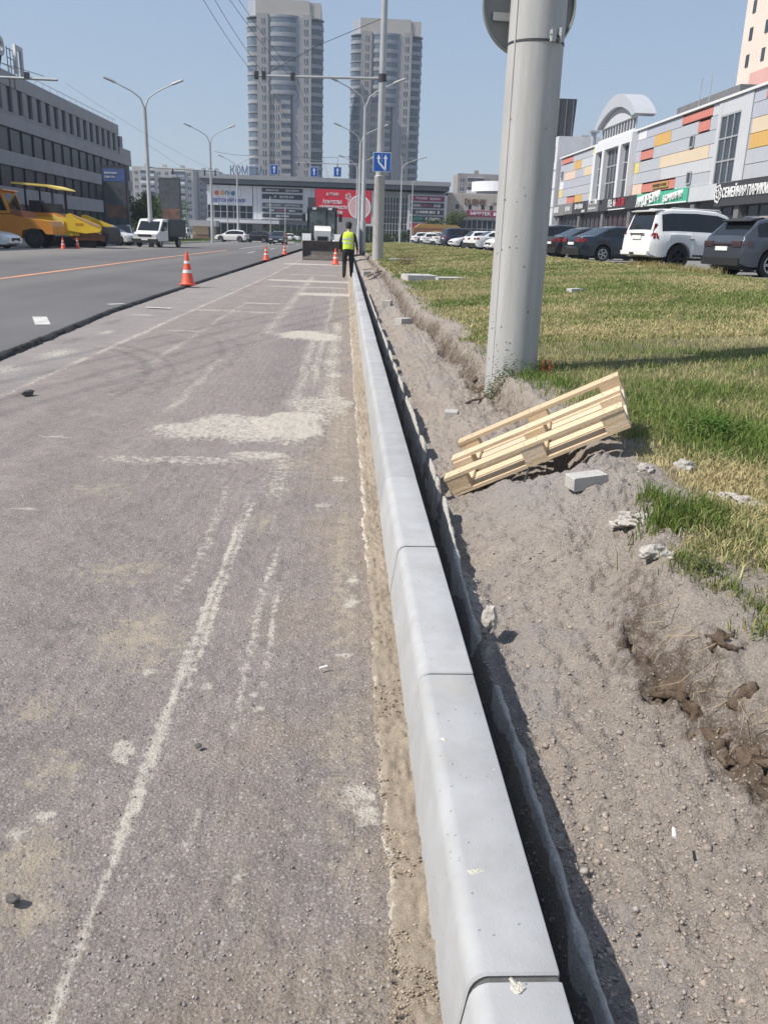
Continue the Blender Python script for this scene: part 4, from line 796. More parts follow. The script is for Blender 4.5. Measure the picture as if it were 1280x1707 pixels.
mb.box(-.012, .012, .205, .235, 1.61, 1.65, skin_m); mb.box(-.025, .025, .198, .205, 1.583, 1.59, boot); mb.build('face', t)

# ================================================================== CARS
rubber = mat('tyre_rubber', (.018, .018, .018), .85, 0, .2, 20); alloy = mat('alloy_rim', (.45, .45, .46), .35, .8, .1, 5); dark_alloy = mat('dark_alloy', (.05, .05, .055), .4, .5, .2, 5)
glass = mat('tinted_glass', (.012, .015, .018), .06, 0, .2, 3, 0, 1, .6); trim = mat('black_trim', (.02, .02, .02), .6, 0, .2, 8)
red_l = mat('tail_lamp_red', (.22, .012, .016), .15, 0, .15, 20, spec=.6); smoke_l = mat('lamp_smoked', (.07, .045, .05), .12, 0, .2, 20); clear_l = mat('lamp_clear', (.70, .72, .74), .1, .2, .1, 20); chrome = mat('chrome_trim', (.6, .6, .6), .2, .9, .05, 5); plate_m = mat('number_plate', (.75, .75, .74), .5, 0, .05, 20)
paints = dict(white=mat('car_paint_white', (.76, .76, .75), .35, 0, .03, 1, coat=.6), grey=mat('car_paint_graphite', (.075, .083, .10), .35, .45, .06, 2, coat=.8), dark=mat('car_paint_dark_blue', (.018, .026, .038), .3, .35, .08, 2, coat=.9), black=mat('car_paint_black', (.012, .012, .014), .3, .2, .08, 2, coat=.9), brown=mat('car_paint_brown_black', (.028, .022, .024), .3, .35, .08, 2, coat=.9), silver=mat('car_paint_silver', (.50, .51, .52), .35, .5, .05, 2, coat=.7), navy=mat('car_paint_navy', (.02, .025, .06), .3, .3, .08, 2, coat=.9))
SPEC = dict(
 offroader=dict(L=4.78, W=1.885, gc=.36, wr=.385, xf=1.42, xr=-1.37, deck=[(-2.39, .78), (-2.36, 1.02), (-2.28, 1.10), (-1.5, 1.13), (.9, 1.10), (1.1, 1.10), (1.6, 1.07), (2.15, 1.0), (2.32, .86), (2.39, .66)], roof=[(1.15, 1.08), (.42, 1.72), (0, 1.84), (-.8, 1.88), (-1.7, 1.86), (-2.08, 1.80), (-2.16, 1.72), (-2.33, 1.12)], ws=(.45, 1.12), rw=(-2.31, -2.13), wins=[(-2.0, -1.42), (-1.36, -.42), (-.36, .62)], rim=dark_alloy),
 crossover=dict(L=4.63, W=1.90, gc=.27, wr=.37, xf=1.42, xr=-1.33, deck=[(-2.315, .62), (-2.29, .93), (-2.22, 1.03), (-1.6, 1.05), (.9, 1.0), (1.15, 1.0), (1.7, .95), (2.12, .84), (2.25, .72), (2.315, .55)], roof=[(1.25, 1.0), (.35, 1.56), (-.2, 1.665), (-.9, 1.665), (-1.55, 1.58), (-1.78, 1.52), (-2.24, 1.05)], ws=(.4, 1.22), rw=(-2.2, -1.72), wins=[(-1.85, -1.28), (-1.22, -.3), (-.24, .72)], rim=alloy),
 sedan=dict(L=4.85, W=1.82, gc=.21, wr=.325, xf=1.46, xr=-1.35, deck=[(-2.425, .55), (-2.41, .86), (-2.34, .99), (-1.75, 1.03), (-1.2, .99), (.9, .93), (1.2, .94), (1.8, .86), (2.2, .74), (2.37, .62), (2.425, .48)], roof=[(1.2, .93), (.35, 1.36), (-.1, 1.46), (-.6, 1.47), (-1.0, 1.40), (-1.8, 1.02)], ws=(.42, 1.15), rw=(-1.75, -1.02), wins=[(-1.35, -1.02), (-.96, -.15), (-.09, .7)], rim=alloy),
 hatch=dict(L=4.05, W=1.72, gc=.2, wr=.31, xf=1.28, xr=-1.22, deck=[(-2.025, .6), (-2.0, .88), (-1.92, .97), (.8, .92), (1.05, .95), (1.55, .86), (1.88, .72), (1.98, .58), (2.025, .45)], roof=[(1.1, .93), (.3, 1.40), (-.2, 1.5), (-1.1, 1.48), (-1.55, 1.40), (-1.95, .98)], ws=(.35, 1.06), rw=(-1.92, -1.5), wins=[(-1.55, -1.0), (-.95, -.1), (-.04, .65)], rim=alloy))
_tyre = {}
def wheel_parts(r, rimmat):
    k = (round(r, 3), rimmat.name)
    if k in _tyre: return _tyre[k]
    mb = MB(); w_ = .115; mb.lathe([(r*.66, -w_*.9), (r*.93, -w_), (r, -w_*.7), (r, w_*.7), (r*.93, w_), (r*.66, w_*.9)], rubber, 32, axis='y', closed=True); a = mb.build('wheel'); am = a.data; bpy.data.objects.remove(a)
    mb = MB(); mb.lathe([(r*.665, -w_*.85), (r*.665, w_*.85)], trim, 28, axis='y'); mb.lathe([(r*.67, -w_*.88), (r*.67, -w_*.72), (r*.58, -w_*.6), (r*.56, -w_*.88)], rimmat, 28, axis='y', closed=True)
    mb.lathe([(0, -w_*.7), (r*.14, -w_*.75), (r*.16, -w_*.5), (0, -w_*.5)], rimmat, 14, axis='y'); mb.lathe([(0, -w_*.1), (r*.6, -w_*.1)], trim, 20, axis='y')
    for q in range(5):
        for dq in (-.13, .13):
            M_ = Matrix.Rotation(2*PI*q/5+dq, 4, 'Y'); mb.box(r*.1, r*.6, -w_*.78, -w_*.55, -r*.045, r*.045, rimmat, M_)
    b = mb.build('rim'); bmh = b.data; bpy.data.objects.remove(b); _tyre[k] = (am, bmh); return _tyre[k]
def car(name, label, cat, spec, paint, x, y, z, head, group='parked cars', extras=None):
    sp = SPEC[spec]; L, W = sp['L'], sp['W']; P = paints[paint]; H = max(q[1] for q in sp['roof'])
    t = empty(name, (x, y, z), head, label, cat, group)
    dk = sp['deck']; dx, dz = [q[0] for q in dk], [q[1] for q in dk]; rf = sorted(sp['roof']); rxs, rzs = [q[0] for q in rf], [q[1] for q in rf]
    special = [v for wn in sp['wins'] for v in wn]+list(sp['ws'])+list(sp['rw'])+dx+rxs
    Ra = sp['wr']*1.17
    arch = [c+Ra*math.cos(a) for c in (sp['xf'], sp['xr']) for a in np.linspace(0, PI, 15)]
    st = np.unique(np.round(np.concatenate([np.linspace(-L/2, L/2, 40), special, arch, [-L/2+.02, -L/2+.06, L/2-.02, L/2-.06]]), 4)); st = st[(st >= -L/2) & (st <= L/2)]
    st = np.array([s for i, s in enumerate(st) if i == 0 or s-st[i-1] > .004])
    rings = []
    for s in st:
        zd = float(np.interp(s, dx, dz)); zr = float(np.interp(s, rxs, rzs)) if rxs[0] < s < rxs[-1] else zd
        zr = max(zr, zd); g = zr-zd; u = max(0, (abs(s)-(L/2-.55))/.55); w_ = W/2*(1-.13*u**2.5)
        zb = sp['gc']+.10*max(0, (abs(s)-(L/2-.25))/.25)
        for c in (sp['xf'], sp['xr']):
            if abs(s-c) < Ra: zb = max(zb, sp['wr']*.98+math.sqrt(Ra*Ra-(s-c)**2))
        k = min(1, g/.55); ye = w_*(.93-.17*k)
        R_ = [(0, zb+.02), (w_*.80, zb), (w_*.975, zb+.03), (w_*1.0, zb+(zd-zb)*.5), (w_*.99, zd-.10*(zd-zb)), (w_*.955, zd-.01)]
        p5, p8 = R_[-1], (ye, zr-.055*k)
        R_ += [(p5[0]+(p8[0]-p5[0])*.10, p5[1]+(p8[1]-p5[1])*.10+.004*(1-k)), (p5[0]+(p8[0]-p5[0])*.88, p5[1]+(p8[1]-p5[1])*.88+.008*(1-k)), (p8[0], p8[1]+.010*(1-k)), (ye*.88, zr-.008*k+.014*(1-k)), (ye*.45, zr+.008+.014*(1-k)), (0, zr+.012+.014*(1-k))]
        rings.append(R_)
    n = len(rings[0]); full = []
    for s, R_ in zip(st, rings): full.append([(s, -a, b) for a, b in R_]+[(s, a, b) for a, b in R_[n-2:0:-1]])
    m_ = len(full[0]); body = MB(); wins = {}
    allv = [v for r_ in full for v in r_]; used = {}
    for i in range(len(st)-1):
        mid = (st[i]+st[i+1])/2
        for j in range(m_):
            j2 = (j+1) % m_; f = (i*m_+j, i*m_+j2, (i+1)*m_+j2, (i+1)*m_+j)
            jj = j if j < n-1 else m_-1-j     # mirrored strip index
            side = 'r' if j < n-1 else 'l'; key = None
            if jj == 6:
                for q, (a, b) in enumerate(sp['wins']):
                    if a < mid < b: key = ('side_window', q, side)
            if jj in (9, 10) and sp['ws'][0] < mid < sp['ws'][1]: key = ('windscreen', 0, '')
            if jj in (9, 10) and sp['rw'][0] < mid < sp['rw'][1]: key = ('rear_window', 0, '')
            if key: wins.setdefault(key, []).append(f)
            else: body.f.append(list(f)); body.m.append(1 if jj == 6 and min(q[0] for q in sp['wins'])-.02 < mid < max(q[1] for q in sp['wins']) else 0)
    body.v = [Vector(v) for v in allv]; body.mats = [P, trim]
    body.f.append(list(range(m_))); body.m.append(0); body.f.append(list(range(len(allv)-1, len(allv)-m_-1, -1))); body.m.append(0)
    bo = body.build('body', t, smooth=32)
    for (nm, q, s_), fs in wins.items():
        ids = sorted({v for f in fs for v in f}); mp = {v: i for i, v in enumerate(ids)}; b = MB(); b.add([allv[v] for v in ids], [[mp[v] for v in f] for f in fs], glass); b.build(nm, t, smooth=40)
    mb = MB(); mb.box(-L/2+.25, L/2-.3, -W/2*.74, W/2*.74, sp['gc']-.06, sp['gc']+.45, trim); mb.build('underbody', t, smooth=0)
    am, rm = wheel_parts(sp['wr'], sp['rim'])
    for wx in (sp['xf'], sp['xr']):
        for s in (-1, 1):
            o = bpy.data.objects.new('wheel', am); link(o, t); o.location = (wx, s*(W/2-.125), sp['wr']); o.rotation_euler = (0, random.uniform(0, 1), 0 if s < 0 else PI)
            r_ = bpy.data.objects.new('rim', rm); link(r_, o)
    def side_pt(s, zz):
        i = int(np.argmin(abs(st-s))); R_ = rings[i]; return float(np.interp(zz, [q[1] for q in R_[1:9]], [q[0] for q in R_[1:9]]))
    def wrap(nm, m, sd, x0, x1, z0, z1, off=.008, x0t=None, x1t=None):
        b = MB(); nx, nz = 6, 5; vs = []
        for a in range(nz):
            fz = a/(nz-1); xa = x0+((x0t if x0t is not None else x0)-x0)*fz; xb = x1+((x1t if x1t is not None else x1)-x1)*fz
            for c in range(nx):
                s = xa+(xb-xa)*c/(nx-1); zz = z0+(z1-z0)*fz; vs.append((s, sd*(side_pt(s, zz)+off), zz))
        b.add(vs, [(a*nx+c, a*nx+c+1, (a+1)*nx+c+1, (a+1)*nx+c) for a in range(nz-1) for c in range(nx-1)], m); return b.build(nm, t)
    lamp_m = smoke_l if extras == 'cross' else red_l
    zt = float(np.interp(-L/2+.1, dx, dz)); zf = float(np.interp(L/2-.12, dx, dz)); hwr = W/2*.87
    if extras != 'far':
        for s in (-1, 1):
            b = MB(); b.box(.55, .68, s*(W/2-.01), s*(W/2+.17), float(np.interp(.6, dx, dz))+.02, float(np.interp(.6, dx, dz))+.17, P); b.build('mirror', t)
            for hx in (-.95, .05): b = MB(); b.box(hx-.09, hx+.09, s*(side_pt(hx, .88*zt)-.005), s*(side_pt(hx, .88*zt)+.022), .86*zt, .86*zt+.03, chrome if extras == 'prado' else P); b.build('door_handle', t)
            wrap('sill_trim', trim, s, sp['xr']+Ra+.05, sp['xf']-Ra-.05, sp['gc']+.01, sp['gc']+.12)
    for s in (-1, 1):
        if extras == 'prado':
            wrap('tail_lamp', red_l, s, -L/2+.06, -L/2+.24, .95, 1.12, .010, -L/2+.09, -L/2+.19); b = MB(); b.prism([(-L/2+.035, .93), (-L/2+.07, 1.12), (-L/2+.14, 1.12), (-L/2+.14, .93)], s*.70, s*.83, red_l, 'y'); b.build('tail_lamp', t); b = MB(); b.prism([(-L/2+.07, 1.125), (-L/2+.145, 1.40), (-L/2+.21, 1.40), (-L/2+.19, 1.125)], s*.735, s*.80, red_l, 'y'); b.build('tail_lamp', t)
            b = MB(); b.box(-L/2+.025, -L/2+.10, s*.71, s*.82, 1.0, 1.06, clear_l); b.build('reversing_lamp', t)
        else:
            wrap('tail_lamp', lamp_m, s, -L/2+.025, -L/2+.30, zt-.20, zt-.06, .006); b = MB(); b.box(-L/2-.012, -L/2+.06, s*.42, s*hwr*.98, zt-.21, zt-.07, lamp_m); b.build('tail_lamp', t)
        wrap('headlamp', clear_l, s, L/2-.42, L/2-.05, zf-.16, zf-.03, .006); b = MB(); b.box(L/2-.06, L/2+.012, s*.42, s*hwr*.98, zf-.2, zf-.06, clear_l); b.build('headlamp', t)
    b = MB(); b.box(-L/2-.02, -L/2+.02, -.26, .26, zt-.32 if extras != 'prado' else .92, zt-.21 if extras != 'prado' else 1.04, plate_m); b.build('number_plate', t)
    b = MB(); b.box(L/2-.02, L/2+.015, -.5, .5, .42, .60, trim); b.build('grille', t); b = MB(); b.box(L/2-.01, L/2+.022, -.26, .26, .36, .47, plate_m); b.build('number_plate', t)
    b = MB(); b.prism([(-L/2-.03, .30+sp['gc']-.25), (-L/2-.03, .52), (-L/2+.12, .54), (-L/2+.12, .30+sp['gc']-.25)], -W/2*.86, W/2*.86, P if extras == 'prado' else trim, 'y'); b.build('rear_bumper', t)
    if extras == 'prado':
        b = MB(); b.prism([(-2.26, 1.76), (-2.27, 1.79), (-2.05, 1.825), (-1.9, 1.80)], -.70, .70, P, 'y'); b.build('roof_spoiler', t)
        b = MB(); b.box(-L/2-.01, -L/2+.05, -.42, .42, 1.05, 1.11, chrome); b.build('tailgate_handle', t)
        b = MB(); b.box(-L/2-.07, -L/2+.1, -.80, .80, .44, .56, P); b.build('bumper_step', t); b = MB(); b.tube([(-L/2-.2, 0, .48), (-L/2+.1, 0, .48)], .035, dkmetal, 8); b.build('tow_bar', t)
        b = MB(); b.box(sp['xr']-Ra-.06, sp['xr']-Ra-.045, -W/2+.02, -W/2+.3, .22, .52, trim); b.box(sp['xr']-Ra-.06, sp['xr']-Ra-.045, W/2-.3, W/2-.02, .22, .52, trim); b.build('mud_flap', t)
        for s in (-1, 1): b = MB(); b.tube([(-1.7, s*.62, 1.84), (-1.6, s*.63, 1.885), (.1, s*.63, 1.87), (.2, s*.63, 1.80)], .016, P, 8); b.build('roof_rail', t)
    if extras == 'cross':
        b = MB(); b.prism([(-1.98, 1.47), (-2.03, 1.50), (-1.6, 1.60), (-1.5, 1.58)], -.62, .62, trim, 'y'); b.build('roof_spoiler', t)
        b = MB(); b.box(-L/2-.022, -L/2+.04, -.75, .75, zt-.16, zt-.12, lamp_m); b.build('light_bar', t)
        for s in (-1, 1): b = MB(); b.tube([(-1.35, s*.60, 1.58), (-1.2, s*.61, 1.645), (-.1, s*.62, 1.665), (.05, s*.62, 1.60)], .016, chrome, 8); b.build('roof_rail', t)
    return t
A = rad(13)
ZP = .62
car('parked_car', 'graphite crossover with sloping rear parked at the right edge of the photo', 'car', 'crossover', 'grey', 12.75, 25.1, ZP-.05, A, extras='cross')
car('parked_car', 'white off-road wagon with red tail lamps parked beside the graphite crossover', 'car', 'offroader', 'white', 11.75, 29.3, ZP, A, extras='prado')
car('parked_car', 'dark blue saloon parked left of the white off-road wagon', 'car', 'sedan', 'dark', 12.0, 38.6, ZP, A, extras='near')
car('parked_car', 'brown-black saloon with red lamps, third from the white wagon', 'car', 'sedan', 'brown', 12.2, 43.7, ZP, A, extras='near')
car('parked_car', 'black estate car half hidden behind the grey column', 'car', 'crossover', 'black', 12.4, 49.5, ZP, A, extras='near')
row = [(12.3, 65.5, 'white', 'hatch', 'white hatchback parked just left of the grey column'), (12.2, 70.5, 'white', 'sedan', 'white saloon parked second from the left of the column'), (12.3, 77.5, 'white', 'hatch', 'white hatchback third from the column in the far row'), (12.2, 84.5, 'white', 'sedan', 'white saloon fourth from the column in the far row'), (12.3, 93, 'navy', 'offroader', 'dark navy off-roader standing out in the far white row'), (12.3, 103, 'white', 'sedan', 'white saloon left of the navy off-roader'), (12.2, 113, 'silver', 'hatch', 'silver hatchback left of the navy off-roader, second along'), (12.3, 124, 'white', 'hatch', 'white hatchback toward the far end of the parked row'), (12.3, 137, 'white', 'crossover', 'white crossover at the far end of the parked row'), (14, 152, 'white', 'offroader', 'tall white vehicle farthest away in the car park')]
for k, (x, y, p_, s_, lab) in enumerate(row): car('parked_car', lab, 'car', s_, p_, x, y, ZP, A if k % 3 else A+PI, extras='far')
car('parked_car', 'white off-roader seen from the side by the kiosk and lamp', 'car', 'crossover', 'white', -16.2, 128, .05, rad(172), 'cars on the far road', extras='far')
car('parked_car', 'black car tucked behind the white off-roader by the kiosk', 'car', 'crossover', 'black', -13.2, 133, .05, rad(165), 'cars on the far road', extras='far')
car('moving_car', 'small dark car coming down the far carriageway', 'car', 'crossover', 'black', -8.9, 118, .05, rad(-95), 'cars on the far road', extras='far')
car('moving_car', 'white car crossing in front of the mall entrance', 'car', 'sedan', 'white', -10.5, 160, .05, rad(175), 'cars on the far road', extras='far')
car('parked_car', 'white van-like car beside the distant kiosk at left', 'car', 'offroader', 'white', -28.5, 158, .05, rad(-90), 'cars on the far road', extras='far')
car('parked_car', 'white saloon with its nose showing at the far left edge', 'car', 'sedan', 'white', -21.3, 52.3, .045, rad(-6), 'cars in the left yard', extras='far')
car('parked_car', 'white estate car between the paver and the cargo van', 'car', 'crossover', 'white', -19.6, 74.5, .045, rad(-12), 'cars in the left yard', extras='far')
car('parked_car', 'black car half hidden behind the white cargo van', 'car', 'crossover', 'black', -19.9, 80.5, .045, rad(-80), 'cars in the left yard', extras='far')

# ================================================================== CARGO VAN
def cargo_van(x, y, z, head):
    t = empty('cargo_van', (x, y, z), head, 'white cab cargo truck with a grey tilt body facing down the road', 'van'); P = paints['white']; grey = mat('tilt_tarpaulin', (.085, .088, .092), .8, 0, .15, 2, .3, 8)
    b = MB(); prof = [(.55, .42), (2.55, .42), (2.72, .52), (2.72, .88), (2.62, 1.02), (2.18, 1.17), (1.55, 1.98), (1.35, 2.10), (.55, 2.13)]
    for s in (0,): b.prism(prof, -.98, .98, P, 'y')
    o = b.build('cab', t, smooth=25); md = o.modifiers.new('bevel', 'BEVEL'); md.width = .07; md.segments = 3; md.limit_method = 'ANGLE'
    b = MB(); n_ = Vector((.73, 0, .6)).normalized()*.012; b.add([Vector((2.14, -.87, 1.225))+n_, Vector((2.14, .87, 1.225))+n_, Vector((1.59, .80, 1.93))+n_, Vector((1.59, -.80, 1.93))+n_], [(0, 1, 2, 3)], glass); b.build('windscreen', t)
    for s in (-1, 1):
        b = MB(); b.add([(.75, s*.992, 1.25), (1.98, s*.992, 1.25), (1.50, s*.992, 1.90), (.75, s*.992, 1.9)], [(0, 1, 2, 3)], glass); b.build('side_window', t)
        b = MB(); b.box(1.75, 1.85, s*1.0, s*1.22, 1.2, 1.55, trim); b.build('mirror', t)
        b = MB(); b.box(2.60, 2.735, s*.60, s*.93, .80, .98, clear_l); b.build('headlamp', t)
    b = MB(); b.box(2.70, 2.745, -.55, .55, .78, .96, trim); b.build('grille', t); b = MB(); b.box(2.55, 2.80, -1.0, 1.0, .32, .62, trim); b.build('bumper', t); b = MB(); b.box(2.80, 2.815, -.26, .26, .52, .64, plate_m); b.build('number_plate', t)
    b = MB(); b.box(-2.7, .50, -1.08, 1.08, .80, 2.15, grey); o = b.build('tilt_body', t); md = o.modifiers.new('bevel', 'BEVEL'); md.width = .05; md.segments = 2
    b = MB(); b.box(-2.6, .6, -.45, .45, .45, .795, trim); b.build('chassis', t); am, rm = wheel_parts(.34, alloy)
    for wx in (1.95, -1.5):
        for s in (-1, 1): o = bpy.data.objects.new('wheel', am); link(o, t); o.location = (wx, s*.86, .34); o.rotation_euler = (0, 0, 0 if s < 0 else PI); r_ = bpy.data.objects.new('rim', rm); link(r_, o)
cargo_van(-14.9, 72.4, .05, rad(-103))

# ================================================================== BACKHOE LOADER
lw = mat('loader_white', (.82, .82, .80), .45, 0, .06, 2, coat=.3); cabglass = mat('loader_cab_glass', (.14, .17, .175), .1, 0, .6, 1.6, 0, 1, .6, tint=(.03, .04, .045)); lb = mat('loader_black', (.022, .022, .024), .55, 0, .25, 4); bucket_m = mat('worn_bucket_steel', (.115, .098, .088), .75, .2, .35, 3, .4, 20)
t = empty('backhoe_loader', (-1.42, 52.3, 0), rad(3), 'white and black backhoe loader facing the camera with its bucket lowered', 'loader')
mb = MB(); prof = [(-1.75, .06), (-1.80, .02), (-2.55, .0), (-2.58, .04), (-1.95, .30), (-1.80, .65), (-1.85, 1.02), (-1.95, 1.18), (-1.90, 1.20), (-1.70, 1.05), (-1.62, .6)]
mb.prism(prof, -1.12, 1.12, bucket_m, 'x'); mb.prism([(-2.5, .0), (-1.7, .0), (-1.6, .6), (-1.75, 1.12), (-1.95, 1.18), (-2.05, .9), (-2.2, .35)], -1.15, -1.12, bucket_m, 'x'); mb.prism([(-2.5, .0), (-1.7, .0), (-1.6, .6), (-1.75, 1.12), (-1.95, 1.18), (-2.05, .9), (-2.2, .35)], 1.12, 1.15, bucket_m, 'x'); bk = mb.build('bucket', t, smooth=25); bk.scale.z = .87
mb = MB(); mb.box(-1.14, 1.14, -2.62, -2.45, -.005, .045, dkmetal); mb.build('cutting_edge', bk)
mb = MB(); mb.prism([(-1.25, .75), (-1.34, 1.58), (-1.2, 1.76), (-.1, 1.86), (-.1, .75)], -.46, .46, lw, 'x'); hd = mb.build('bonnet', t); mb = MB(); mb.box(-.30, .30, -1.345, -1.26, .78, 1.28, lb); mb.build('grille', hd)
mb = MB()
for s in (-1, 1): mb.prism([(-1.75, .75), (-1.62, .95), (-.3, 1.45), (-.2, 1.25), (-1.45, .6)], s*.62-.06, s*.62+.06, lw if s > 0 else lb, 'x')
mb.build('loader_arm', t)
mb = MB()
for sx in (-.86, .73):
    for (y0, y1) in ((-.02, .1), (1.2, 1.3)): mb.box(sx, sx+.13, y0, y1, 1.1, 2.72, lb)
mb.prism([(-.08, 2.70), (-.05, 2.84), (.1, 2.90), (1.25, 2.90), (1.4, 2.72)], -.86, .86, lb, 'x'); mb.box(-.78, .78, .15, 1.25, .7, 1.12, lb); mb.box(.22, .30, .0, .045, 1.3, 2.7, lb); mb.build('cab_frame', t)
mb = MB(); mb.box(-.74, .74, .05, .06, 1.3, 2.70, cabglass); mb.build('windscreen', t)
for s in (-1, 1):
    mb = MB(); mb.box(s*.77-.008, s*.77+.008, .1, 1.2, 1.15, 2.7, glass); mb.build('side_window', t)
    mb = MB(); mb.tube([(s*.8, .1, 2.55), (s*1.05, -.05, 2.55), (s*1.05, -.05, 2.45)], .015, lb, 6); mb.box(s*1.05-.1, s*1.05+.1, -.1, -.05, 2.1, 2.5, lb); mb.build('mirror', t)
    mb = MB(); mb.lathe([(.25, -.15), (.42, -.17), (.47, -.1), (.47, .1), (.42, .17), (.25, .15)], rubber, 24, Matrix.Translation((s*.82, -.85, .47)) @ Matrix.Rotation(PI/2, 4, 'Z'), axis='y', closed=True); mb.build('front_wheel', t)
    mb = MB(); mb.lathe([(.3, -.21), (.64, -.23), (.72, -.15), (.72, .15), (.64, .23), (.3, .21)], rubber, 28, Matrix.Translation((s*.9, 1.15, .72)) @ Matrix.Rotation(PI/2, 4, 'Z'), axis='y', closed=True); mb.build('rear_wheel', t)
    mb = MB(); mb.prism([(-1.40, .95), (-1.32, 1.42), (-.6, 1.42), (-.45, .95), (-.5, .9), (-1.3, .9)], s*.66, s*1.16, lw, 'x'); mb.build('mudguard', t)
    mb = MB(); mb.box(s*.45-.11, s*.45+.11, -.12, -.05, 2.74, 2.86, clear_l); mb.build('work_lamp', t)
mb = MB(); mb.prism([(1.6, .8), (1.6, 1.6), (2.3, 3.2), (2.6, 3.5), (3.0, 3.45), (2.9, 2.9), (2.1, 1.4), (2.1, .8)], -.80, -.32, lb, 'x'); mb.prism([(2.5, 3.3), (2.9, 3.35), (3.2, 1.2), (2.9, 1.1)], -.70, -.40, lb, 'x'); mb.build('backhoe_boom', t)
mb = MB(); mb.box(-.5, .5, -1.1, 1.9, .45, .75, lb); mb.build('chassis', t)
# grey tipper behind the loader
t = empty('tipper_truck', (-.5, 68, 0), rad(180), 'grey tipper body standing behind the loader and the worker', 'truck'); gm_ = mat('tipper_grey', (.33, .33, .34), .6, .2, .15, 2)
mb = MB(); mb.prism([(-1.15, 1.1), (1.15, 1.1), (1.25, 2.6), (-1.25, 2.6)], -.5, 3.8, gm_, 'y'); mb.build('tipper_body', t)
mb = MB(); mb.box(-1.1, 1.1, -2.4, -.6, .7, 2.5, gm_); mb.build('cab', t); mb = MB(); mb.box(-.5, .5, -2.2, 3.8, .6, 1.05, lb); mb.build('chassis', t)
for wy in (-1.6, 2.0, 3.0):
    for s in (-1, 1): mb = MB(); mb.lathe([(.25, -.14), (.5, -.15), (.5, .15), (.25, .14)], rubber, 20, Matrix.Translation((s*.95, wy, .5)) @ Matrix.Rotation(PI/2, 4, 'Z'), axis='y', closed=True); mb.build('wheel', t)

# ================================================================== ASPHALT PAVER + ORANGE ROLLER
org = mat('machine_orange', (.62, .24, .025), .5, 0, .08, 1.5, coat=.2); yel = mat('machine_yellow', (.78, .52, .03), .5, 0, .08, 1.5, coat=.2); yel2 = mat('canopy_yellow', (.80, .62, .15), .6, 0, .08, 2)
t = empty('asphalt_paver', (-19.0, 62.0, .045), rad(-4), 'yellow asphalt paver with a canopy and a folded hopper', 'paver')
mb = MB(); mb.box(-2.2, 1.2, -1.25, 1.25, .7, 1.75, yel); mb.prism([(-2.4, .7), (-2.4, 2.0), (-.2, 2.0), (.3, 1.75), (.3, .7)], -1.22, 1.22, org, 'y'); mb.build('body', t)
mb = MB(); mb.prism([(-2.75, 3.62), (-2.7, 3.72), (-.55, 3.62), (.15, 3.45), (.25, 3.36), (.1, 3.33), (-.6, 3.50)], -1.3, 1.3, yel2, 'y'); mb.build('canopy', t)
for (px_, py_) in ((-2.0, -1.1), (-2.0, 1.1), (-.35, -1.1), (-.35, 1.1), (-1.2, 1.1)): mb = MB(); mb.box(px_-.05, px_+.05, py_-.05, py_+.05, 1.95, 3.56, lb); mb.build('canopy_post', t)
mb = MB(); mb.box(-1.9, -1.2, -.9, -.3, 1.9, 2.7, lb); mb.box(-1.0, -.5, -1.0, .9, 1.9, 2.55, lb); mb.build('operator_station', t)
for s in (-1, 1):
    mb = MB(); mb.prism([(.55, 1.0), (.5, 1.95), (.75, 2.0), (2.55, 1.35), (2.65, 1.15), (2.5, .95), (1.6, .85)], s*1.28-.05, s*1.28+.05, yel, 'y'); hp = mb.build('hopper_wing', t)
    mb = MB(); mb.prism([(.8, 1.96), (2.5, 1.36), (2.56, 1.22), (2.0, 1.4)], s*1.345-.008, s*1.345+.008, mat('hopper_lip', (.55, .30, .24), .6, 0, .1, 3), 'y'); mb.build('hopper_lip', hp)
mb = MB(); mb.prism([(.6, .6), (.6, 1.0), (2.3, .9), (2.8, .7), (2.7, .45), (.8, .45)], -1.2, 1.2, mat('paver_red_brown', (.18, .07, .03), .7, 0, .3, 4), 'y'); mb.build('hopper_floor', t)
mb = MB(); mb.prism([(2.5, .4), (2.6, 1.3), (2.95, 1.25), (3.05, .9), (2.9, .3)], -1.1, 1.1, lb, 'y'); mb.build('push_roller', t)
for s in (-1, 1):
    mb = MB(); mb.prism([(-1.2, .05), (-1.4, .3), (-1.2, .62), (1.9, .62), (2.2, .35), (2.0, .05)], s*.9-.18, s*.9+.18, rubber, 'y'); mb.build('track', t)
mb = MB(); mb.tube([(.45, -1.2, 1.9), (.45, -1.2, 3.1)], .05, lb, 8); mb.build('exhaust', t)
mb = MB(); mb.prism([(-.3, 1.2), (-.3, 1.95), (.35, 1.6), (.35, .75), (.1, .75), (.1, 1.2)], -1.36, -1.29, yel2, 'y'); mb.build('side_ladder', t)
t.scale = (1.08, 1.08, 1.08)
scribble(org, (1.3, -1.345, 1.40), (PI/2, 0, 0), t, .5, .14, 3, 'emblem', 2, .004)
t = empty('road_roller', (-20.3, 57.2, .045), rad(-2), 'orange wheeled roller with a glazed cab at the left edge', 'roller')
mb = MB(); mb.prism([(-3.2, .6), (-3.2, 1.75), (-.2, 1.75), (.9, 1.55), (1.9, 1.45), (2.1, 1.2), (2.1, .75), (1.7, .75), (1.5, 1.0), (.9, 1.05), (.4, .9), (.3, .5), (-1.2, .5)], -1.0, 1.0, org, 'y'); mb.build('body', t)
mb = MB(); mb.prism([(-.15, 1.76), (.55, 1.60), (.35, 1.95), (-.1, 2.0)], -.95, .95, mat('roller_rust_panel', (.28, .09, .03), .7, 0, .3, 5), 'y'); mb.build('bonnet_panel', t)
mb = MB(); mb.prism([(-2.6, 1.75), (-2.6, 2.95), (-2.5, 3.0), (-.65, 3.0), (-.55, 2.92), (-.2, 1.80)], -.95, .95, org, 'y'); cb = mb.build('cab', t)
